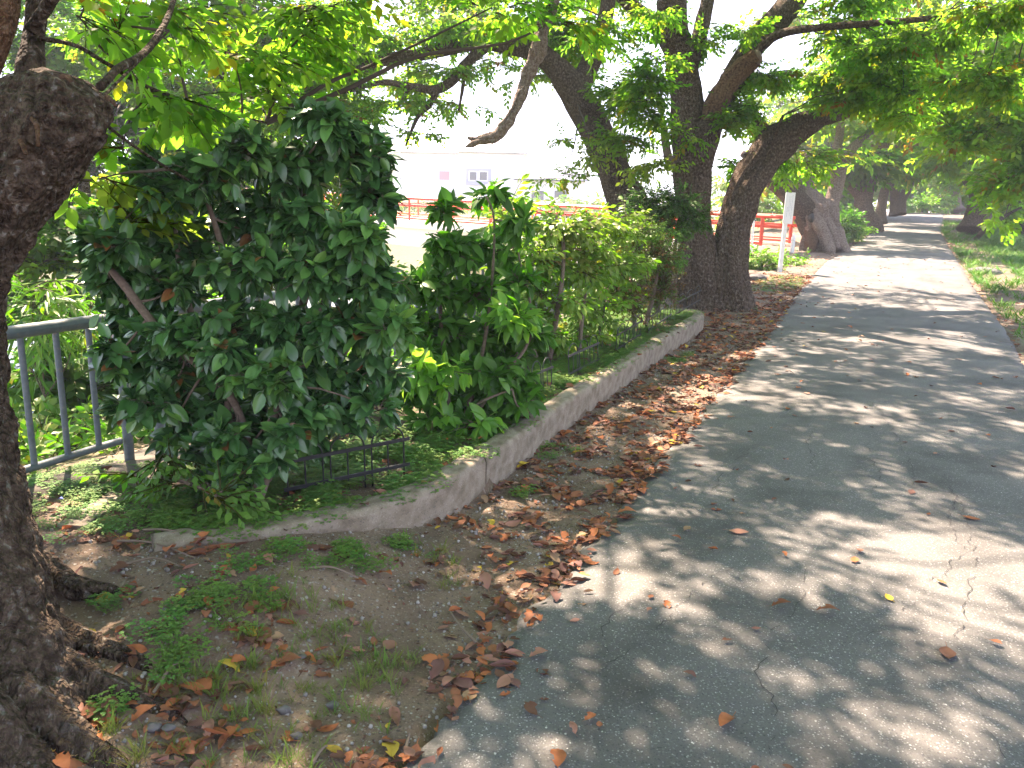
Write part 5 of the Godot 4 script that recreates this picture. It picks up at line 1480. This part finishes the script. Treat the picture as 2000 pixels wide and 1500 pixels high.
func make_cover() -> void:
	# clover-like ground cover
	var ms := []
	for q in 2:
		var b := MB.new()
		var r := RandomNumberGenerator.new()
		r.seed = 50 + q
		for k in 40:
			var an := r.randf() * TAU
			var d := sqrt(r.randf()) * 0.055
			var c := Vector3(cos(an) * d, 0, sin(an) * d)
			var top := c * 1.1 + Vector3(0, r.randf_range(0.008, 0.042) * (1.2 - d * 10.0), 0)
			var g := r.randf_range(0.7, 1.25)
			for l in 3:
				var a2 := an + l * TAU / 3.0 + r.randf_range(-0.3, 0.3)
				var x := Vector3(cos(a2), r.randf_range(-0.2, 0.35), sin(a2)).normalized()
				var y := (Vector3.UP - x * x.y).normalized()
				blade(b, top, x, y, r.randf_range(0.007, 0.0125), r.randf_range(0.007, 0.0115), 0.1, 0.1, Color(g, g, g), false)
		ms.append(b.mesh())
	var bags := [Bag.new(), Bag.new()]
	var put := func(s: float, t: float, f: float) -> void:
		var y := ground_n(s, t) + 0.004
		var g := rf(0.75, 1.25)
		var b := Basis(Vector3.UP, rf(0, TAU)).scaled(Vector3(f, f * rf(0.7, 1.2), f))
		(bags[rng.randi() % 2] as Bag).add(Transform3D(b, at(s, t, y)), Color(0.125 * g * rf(0.8, 1.35), 0.245 * g, 0.05 * g))
	for k in 20000:
		var s := 1.6 + 9.0 * pow(rng.randf(), 1.25)
		var t := rf(-4.0, -1.9)
		if not in_bed(s, t): continue
		var n := nz.get_noise_2d(s * 45.0, t * 45.0)
		var near_shrub := s > 3.9 and s < 5.2 and t < -2.25
		if n + 0.5 * nz.get_noise_2d(s * 160.0, t * 160.0) + rf(-0.1, 0.1) < -0.06 or (near_shrub and rng.randf() < 0.9): continue
		put.call(s, t, rf(0.75, 1.5))
	for q in [[620, 1075, 0.28, 0.09], [500, 1085, 0.25, 0.12], [440, 1150, 0.2, 0.15], [360, 1260, 0.1, 0.14], [340, 1210, 0.1, 0.1], [980, 955, 0.18, 0.12], [1080, 880, 0.2, 0.12], [770, 1050, 0.2, 0.05], [560, 1060, 0.3, 0.06], [210, 1380, 0.04, 0.03], [215, 1170, 0.04, 0.06], [470, 1180, 0.16, 0.1], [1440, 600, 0.3, 0.4], [900, 990, 0.15, 0.05], [1520, 555, 0.5, 1.2], [1330, 700, 0.1, 0.3], [170, 950, 0.3, 0.3], [90, 960, 0.3, 0.3], [720, 1100, 0.14, 0.06], [430, 1210, 0.15, 0.06], [220, 1010, 0.25, 0.25], [140, 1000, 0.2, 0.2], [320, 1015, 0.2, 0.2], [300, 960, 0.25, 0.25], [200, 930, 0.3, 0.3], [240, 1040, 0.15, 0.1], [100, 930, 0.25, 0.3]]:
		var c := st(GH(q[0], q[1]))
		var n := int(900.0 * q[2] * q[3]) + 12
		for k in n:
			var a := rf(0, TAU)
			var d := sqrt(rng.randf())
			var s: float = c.x + sin(a) * d * q[3] * 1.2
			var t: float = c.y + cos(a) * d * q[2]
			if nz.get_noise_2d(s * 120.0, t * 120.0) + rf(-0.15, 0.15) < -0.02: continue
			if kerb_near(s, t): continue
			if t > lut(edge_l, s) - 0.03: continue
			put.call(s, t, rf(0.55, 1.05))
	for k in 2:
		tag(spread("clover_cover", ms[k], M.cover, bags[k], self), "low bright green ground cover in the bed and on the earth beside the kerb", "ground cover", "", "stuff")
	# grass: thin tufts on the earth, thick on the far grass bank
	var gb := MB.new()
	var r2 := RandomNumberGenerator.new()
	r2.seed = 71
	for k in 14:
		var an := r2.randf() * TAU
		var x := Vector3(cos(an) * r2.randf_range(0.2, 0.8), 1.0, sin(an) * r2.randf_range(0.2, 0.8)).normalized()
		var y := Vector3(-cos(an), 0.3, -sin(an))
		y = (y - x * y.dot(x)).normalized()
		var g := r2.randf_range(0.75, 1.25)
		blade(gb, Vector3(r2.randf_range(-0.02, 0.02), 0, r2.randf_range(-0.02, 0.02)), x, y, r2.randf_range(0.05, 0.12), 0.004, r2.randf_range(0.2, 0.6), 0.05, Color(g * 1.1, g, g * 0.8), true)
	var gbag := Bag.new()
	for q in [[690, 1270, 0.18, 0.12], [480, 1310, 0.2, 0.1], [520, 1280, 0.3, 0.2], [600, 1190, 0.25, 0.1], [350, 1330, 0.12, 0.08], [830, 1090, 0.2, 0.1], [560, 1420, 0.3, 0.1], [760, 1290, 0.1, 0.05], [400, 1480, 0.3, 0.1], [700, 1370, 0.1, 0.1], [240, 1470, 0.1, 0.05]]:
		var c := st(GH(q[0], q[1]))
		for k in int(700.0 * q[2] * q[3]) + 10:
			var s: float = c.x + rf(-1, 1) * q[3] * 1.3
			var t: float = c.y + rf(-1, 1) * q[2]
			if t > lut(edge_l, s) - 0.05: continue
			var f := rf(0.35, 0.8)
			gbag.add(Transform3D(Basis(Vector3.UP, rf(0, TAU)).scaled(Vector3.ONE * f), at(s, t, ground_n(s, t))), Color(0.13 * rf(0.8, 1.3), 0.19 * rf(0.8, 1.2), 0.045))
	for k in 16000:
		var s := rf(6.0, 46.0)
		var t := lut(edge_r, s) + 0.12 + pow(rng.randf(), 1.6) * 9.0
		if nz.get_noise_2d(s * 20.0, t * 20.0) < -0.2 or (t < lut(edge_r, s) + 1.0 and rng.randf() < 0.8): continue
		var f := rf(1.2, 2.6)
		gbag.add(Transform3D(Basis(Vector3.UP, rf(0, TAU)).scaled(Vector3(f * 1.6, f, f * 1.6)), at(s, t, H(s, t) - 0.01)), Color(0.1 * rf(0.8, 1.3), 0.21 * rf(0.8, 1.2), 0.045))
	tag(spread("grass", gb.mesh(), M.cover, gbag, self), "green grass on the bank and thin tufts on the bare earth", "grass", "", "stuff")
	# gravel
	var sb := MB.new()
	stone_shape(sb, 0.5, 3)
	var ico := MB.new()
	var s2 := SphereMesh.new()
	s2.radius = 0.5; s2.height = 0.8; s2.radial_segments = 7; s2.rings = 4
	var arr := s2.get_mesh_arrays()
	for v in (arr[Mesh.ARRAY_VERTEX] as PackedVector3Array):
		ico.add(v * (1.0 + 0.45 * nz.get_noise_3dv(v * 40.0)))
	ico.ix = arr[Mesh.ARRAY_INDEX]
	var pb := Bag.new()
	for k in 26000:
		var s := 0.6 + pow(rng.randf(), 1.5) * 9.0
		var l := lut(edge_l, s)
		var t := l - rng.randf() * (2.6 if s < 3.0 else 1.1) + 0.02
		if in_bed(s, t): continue
		if nz.get_noise_2d(s * 50.0 + 300.0, t * 50.0) + rf(-0.3, 0.3) < -0.15: continue
		var f := 0.0025 + 0.016 * pow(rng.randf(), 6.0)
		var g := rf(0.6, 1.3)
		pb.add(Transform3D(Basis.from_euler(rv(3.0)).scaled(Vector3.ONE * f), at(s, t, ground_n(s, t) + f * 0.15)), Color(0.25 * g, 0.235 * g, 0.215 * g))
	tag(spread("gravel", ico.mesh(), M.stone, pb, self), "small grey stones scattered over the bare earth", "gravel", "", "stuff")
	# crumbs of dead leaf and bark
	var cb_ := MB.new()
	blade(cb_, Vector3.ZERO, Vector3.RIGHT, Vector3.UP, 1.0, 0.5, 0.3, 0.2, Color.WHITE, false)
	var db := Bag.new()
	for k in 16000:
		var s := 0.6 + pow(rng.randf(), 1.4) * 12.0
		var l := lut(edge_l, s)
		var t := l - rng.randf() * (2.6 if s < 3.0 else 1.2) + 0.04
		if in_bed(s, t) and rng.randf() < 0.5: continue
		var g := rf(0.5, 1.3)
		var f := rf(0.006, 0.024)
		db.add(Transform3D(Basis.from_euler(Vector3(rf(-0.5, 0.5), rf(0, TAU), rf(-0.5, 0.5))).scaled(Vector3(f, f, f * rf(0.2, 1.0))), at(s, t, ground_n(s, t) + 0.004)), Color(0.13 * g, 0.075 * g * rf(0.8, 1.2), 0.045 * g))
	tag(spread("leaf_crumbs", cb_.mesh(), M.litter, db, self), "crumbled bits of dead leaf and bark over the bare earth", "leaf crumbs", "", "stuff")
	# single larger pebbles
	for q in [[555, 1390, 0.022, "whitish pebble in the sunlit grass below the roots"], [330, 1425, 0.02, "blue-grey pebble beside the curled leaves at the roots"], [300, 1425, 0.024, "flat grey stone at the tip of the lowest root"], [650, 1380, 0.02, "dark grey pebble near the dry leaves at the asphalt edge"], [590, 1285, 0.016, "grey pebble in the patchy grass"], [580, 1440, 0.018, "pale grey pebble among small gravel"], [470, 1430, 0.014, "small bluish pebble on the bare earth"]]:
		var o := part("pebble", ico.mesh(), M.rock, self)
		var p := GH(q[0], q[1])
		o.transform = Transform3D(Basis(Vector3.UP, rf(0, 6)).scaled(Vector3(q[2] * 2.2, q[2] * 1.3, q[2] * 1.6)), p + Vector3.UP * q[2] * 0.3)
		tag(o, q[3], "pebble", "pebbles on the bare earth")

func dry_leaf(l: float, w: float, curl: float, roll_: float, seed_: int) -> ArrayMesh:
	var b := MB.new()
	var r := RandomNumberGenerator.new()
	r.seed = seed_
	var rows := 5
	var x := 0.0
	var y := 0.0
	var an := -curl * 0.5
	for k in rows + 1:
		var f := float(k) / rows
		var h := w * 0.5 * pow(sin(PI * pow(clampf(f, 0.02, 0.98), 0.85)), 0.8)
		for j in 5:
			var e := (j - 2) / 2.0
			var a := e * roll_
			var q := Vector3(x, y, 0)
			var up := Vector3(-sin(an), cos(an), 0)
			var rr := h / maxf(absf(roll_), 0.05)
			q += Vector3(0, 0, sin(a) * rr if absf(roll_) > 0.05 else e * h) + up * ((1.0 - cos(a)) * rr + r.randf_range(-0.002, 0.002))
			b.add(q)
		x += cos(an) * l / rows; y += sin(an) * l / rows
		an += curl / rows
	for k in rows:
		for j in 4:
			var i := k * 5 + j
			if seed_ > 3 and (j == 0 or j == 3) and r.randf() < 0.3: continue
			b.quad(i, i + 1, i + 6, i + 5)
	var i := b.add(Vector3(-0.025, 0.004, 0.004)); b.add(Vector3(-0.025, 0.004, 0.0025)); b.add(Vector3(0.003, 0, 0.001)); b.add(Vector3(0.003, 0, -0.001))
	b.quad(i, i + 1, i + 3, i + 2)
	return b.mesh()

func make_litter() -> void:
	var shapes := [["flat", dry_leaf(0.075, 0.046, 0.25, 0.15, 1)], ["curled", dry_leaf(0.08, 0.048, 1.3, 0.5, 2)], ["rolled", dry_leaf(0.075, 0.046, 0.4, 1.5, 3)], ["cupped", dry_leaf(0.07, 0.045, 0.9, 0.9, 4)], ["arched", dry_leaf(0.08, 0.045, -1.1, -0.4, 5)], ["flat", dry_leaf(0.065, 0.042, -0.3, -0.2, 6)]]
	var tones := [["orange brown", Color(0.299, 0.106, 0.043)], ["rust brown", Color(0.202, 0.082, 0.043)], ["dark brown", Color(0.098, 0.048, 0.031)], ["pinkish brown", Color(0.273, 0.138, 0.099)], ["tan", Color(0.25, 0.16, 0.095)], ["purplish brown", Color(0.130, 0.066, 0.054)], ["yellow", Color(0.4, 0.28, 0.04)]]
	var mats := []
	for c in tones:
		var m := leaf_mat(Color(0.3, 0.2, 0.1), 0.7, 0.3)
		m.vertex_color_use_as_albedo = false
		m.albedo_texture = noise_tex(0.02, [[0.0, (c[1] as Color) * 0.6], [0.5, c[1]], [1.0, (c[1] as Color) * 1.25]], 90 + mats.size(), 128)
		m.uv1_triplanar = true
		m.uv1_scale = Vector3.ONE * 5.0
		mats.append(m)
	var list := []
	var put := func(s: float, t: float) -> void:
		var l := lut(edge_l, s)
		var r := lut(edge_r, s)
		var y := ground_n(s, t) + 0.006
		if t > l and t < r:
			y = rise(s) + 0.014 + 0.02 * sin((t - l) / (r - l) * PI) + 0.005
		var tilt := Basis.from_euler(Vector3(rf(-0.35, 0.35), rf(0, TAU), rf(-0.35, 0.35)))
		if t > l: tilt = Basis.from_euler(Vector3(rf(-0.12, 0.12), rf(0, TAU), rf(-0.12, 0.12)))
		var k := rng.randf()
		var tn := 0 if k < 0.2 else 1 if k < 0.46 else 2 if k < 0.66 else 3 if k < 0.8 else 4 if k < 0.87 else 5 if k < 0.97 else 6
		list.append([Transform3D(tilt.scaled(Vector3(1, 1, rf(0.7, 1.15)) * lerpf(0.42, 1.2, pow(rng.randf(), 1.2))), at(s, t, y + (0.025 if in_bed(s, t) else 0.003))), rng.randi() % 6, tn, s, t])
	# drift along the asphalt edge and across the verge
	for k in 22000:
		var s := 1.2 + pow(rng.randf(), 1.3) * 17.0
		var l := lut(edge_l, s)
		var t := l - (absf(rng.randfn(0.0, 0.3)) if rng.randf() < 0.1 else rf(0.0, 1.15)) + 0.05
		var w := -2.05 if s < 4 else -2.0 - 0.06 * s
		if s < 11.0 and t < w + 0.06: continue
		var n := nz.get_noise_2d(s * 60.0 + 70.0, t * 60.0)
		var dens := smoothstep(1.6, 4.2, s) * 0.85 + 0.12
		if s < 3.6: dens *= (0.75 + 0.4 * exp(-(l - t) * (l - t) / 0.06))
		if rng.randf() > dens * clampf(0.42 + n * 2.2, 0.02, 1.0): continue
		put.call(s, t)
	for k in 620: # foot of the near tree and below the kerb
		var g := GH(rf(60, 560), rf(1040, 1490))
		var a := st(g)
		if in_bed(a.x, a.y): continue
		if nz.get_noise_2d(a.x * 60.0, a.y * 60.0 + 40.0) + rf(-0.25, 0.25) < 0.02: continue
		put.call(a.x, a.y)
	for q in [[300, 1360, 40, 110, 30], [780, 1490, 30, 90, 40], [900, 1320, 30, 90, 40], [1000, 1320, 14, 40, 40], [230, 1040, 26, 110, 30], [620, 1310, 12, 60, 24], [480, 1230, 16, 70, 40], [660, 1080, 8, 50, 20], [180, 1010, 26, 90, 40], [150, 950, 16, 70, 40], [420, 1070, 14, 90, 20]]:
		for k in q[2]:
			var a := st(GH(q[0] + rng.randfn(0, 0.5) * q[3], q[1] + rng.randfn(0, 0.5) * q[4]))
			put.call(a.x, a.y)
	for k in 620: # in the bed
		var s := rf(1.8, 10.0)
		var t := rf(-3.6, -2.0)
		if in_bed(s, t): put.call(s, t)
	for k in 330: # strays on the asphalt
		var s := 1.7 + pow(rng.randf(), 1.4) * 22.0
		put.call(s, lerpf(lut(edge_l, s), lut(edge_r, s), pow(rng.randf(), 1.5)))
	for k in 1500: # far verge and the verge across the path
		var s := rf(8.0, 34.0)
		put.call(s, lut(edge_r, s) + absf(rng.randfn(0, 0.35)) if rng.randf() < 0.6 else lut(edge_l, s) - absf(rng.randfn(0, 0.6)))
	var eye := Vector3(0, EYE, 0)
	var inv := cb.inverse()
	var score := func(q: Array) -> float:
		var c: Vector3 = inv * ((q[0] as Transform3D).origin - eye)
		if c.z > -0.5: return 1e6
		var x := 1000.0 + F * c.x / -c.z
		var y := 750.0 - F * c.y / -c.z
		if x < 0 or x > 2000 or y > 1500: return 1e5 - c.z
		return -c.z
	for q in list: q.append(score.call(q))
	list.sort_custom(func(x, y): return x[5] < y[5])
	var bags := []
	for k in 6: bags.append(Bag.new())
	for k in list.size():
		var q: Array = list[k]
		var s: float = q[3]
		var t: float = q[4]
		if k < 300:
			var o := part("fallen_leaf", shapes[q[1]][1], mats[q[2]], self)
			o.transform = q[0]
			var l := lut(edge_l, s)
			var off := l - t
			var where := "on the bare earth between trunk and path"
			if in_bed(s, t): where = "in the ground cover inside the kerb"
			elif off < -0.6: where = "far out on the open asphalt"
			elif off < -0.15: where = "on the asphalt a step from its edge"
			elif off < 0.0: where = "on the asphalt right at its edge"
			elif off < 0.16: where = "in the drift against the asphalt edge"
			elif s < 1.75 and off > 0.6: where = "among the roots of the burl tree"
			elif s > 2.2 and off > 0.55: where = "close below the kerb"
			elif s > 2.6: where = "in the drift between kerb and path"
			var z := (q[0] as Transform3D).basis.x.length()
			var size_word := "tiny" if z < 0.52 else "small" if z < 0.7 else "middling" if z < 0.88 else "large" if z < 1.04 else "broad"
			if where.ends_with("burl tree"):
				if s < 1.0: where = "past the lowest root of the burl tree"
				elif t > -1.75: where = "beyond the root tips of the burl tree"
				elif t < -2.25: where = "between the upper roots of the burl tree"
			elif where.ends_with("trunk and path"):
				if s > 2.0: where = "on the bare earth below the kerb's near end"
				elif off < 0.35: where = "on the bare earth a hand from the asphalt"
			elif where.ends_with("the kerb") and in_bed(s, t):
				where = "in the ground cover at the camellia's foot" if s < 3.2 else "in the ground cover by the wire edging" if s < 4.0 else "in the bed under the broadleaf shrub"
			tag(o, "%s %s %s fallen leaf %s" % [size_word, shapes[q[1]][0], tones[q[2]][0], where], "fallen leaf", "fallen leaves on the ground")
		else:
			var c: Color = tones[q[2]][1]
			var g := rf(0.75, 1.25)
			(bags[q[1]] as Bag).add(q[0], Color(c.r * g, c.g * g, c.b * g))
	for k in 6:
		tag(spread("leaf_litter", shapes[k][1], M.litter, bags[k], self), "brown fallen leaves drifted along the verge", "fallen leaves", "", "stuff")
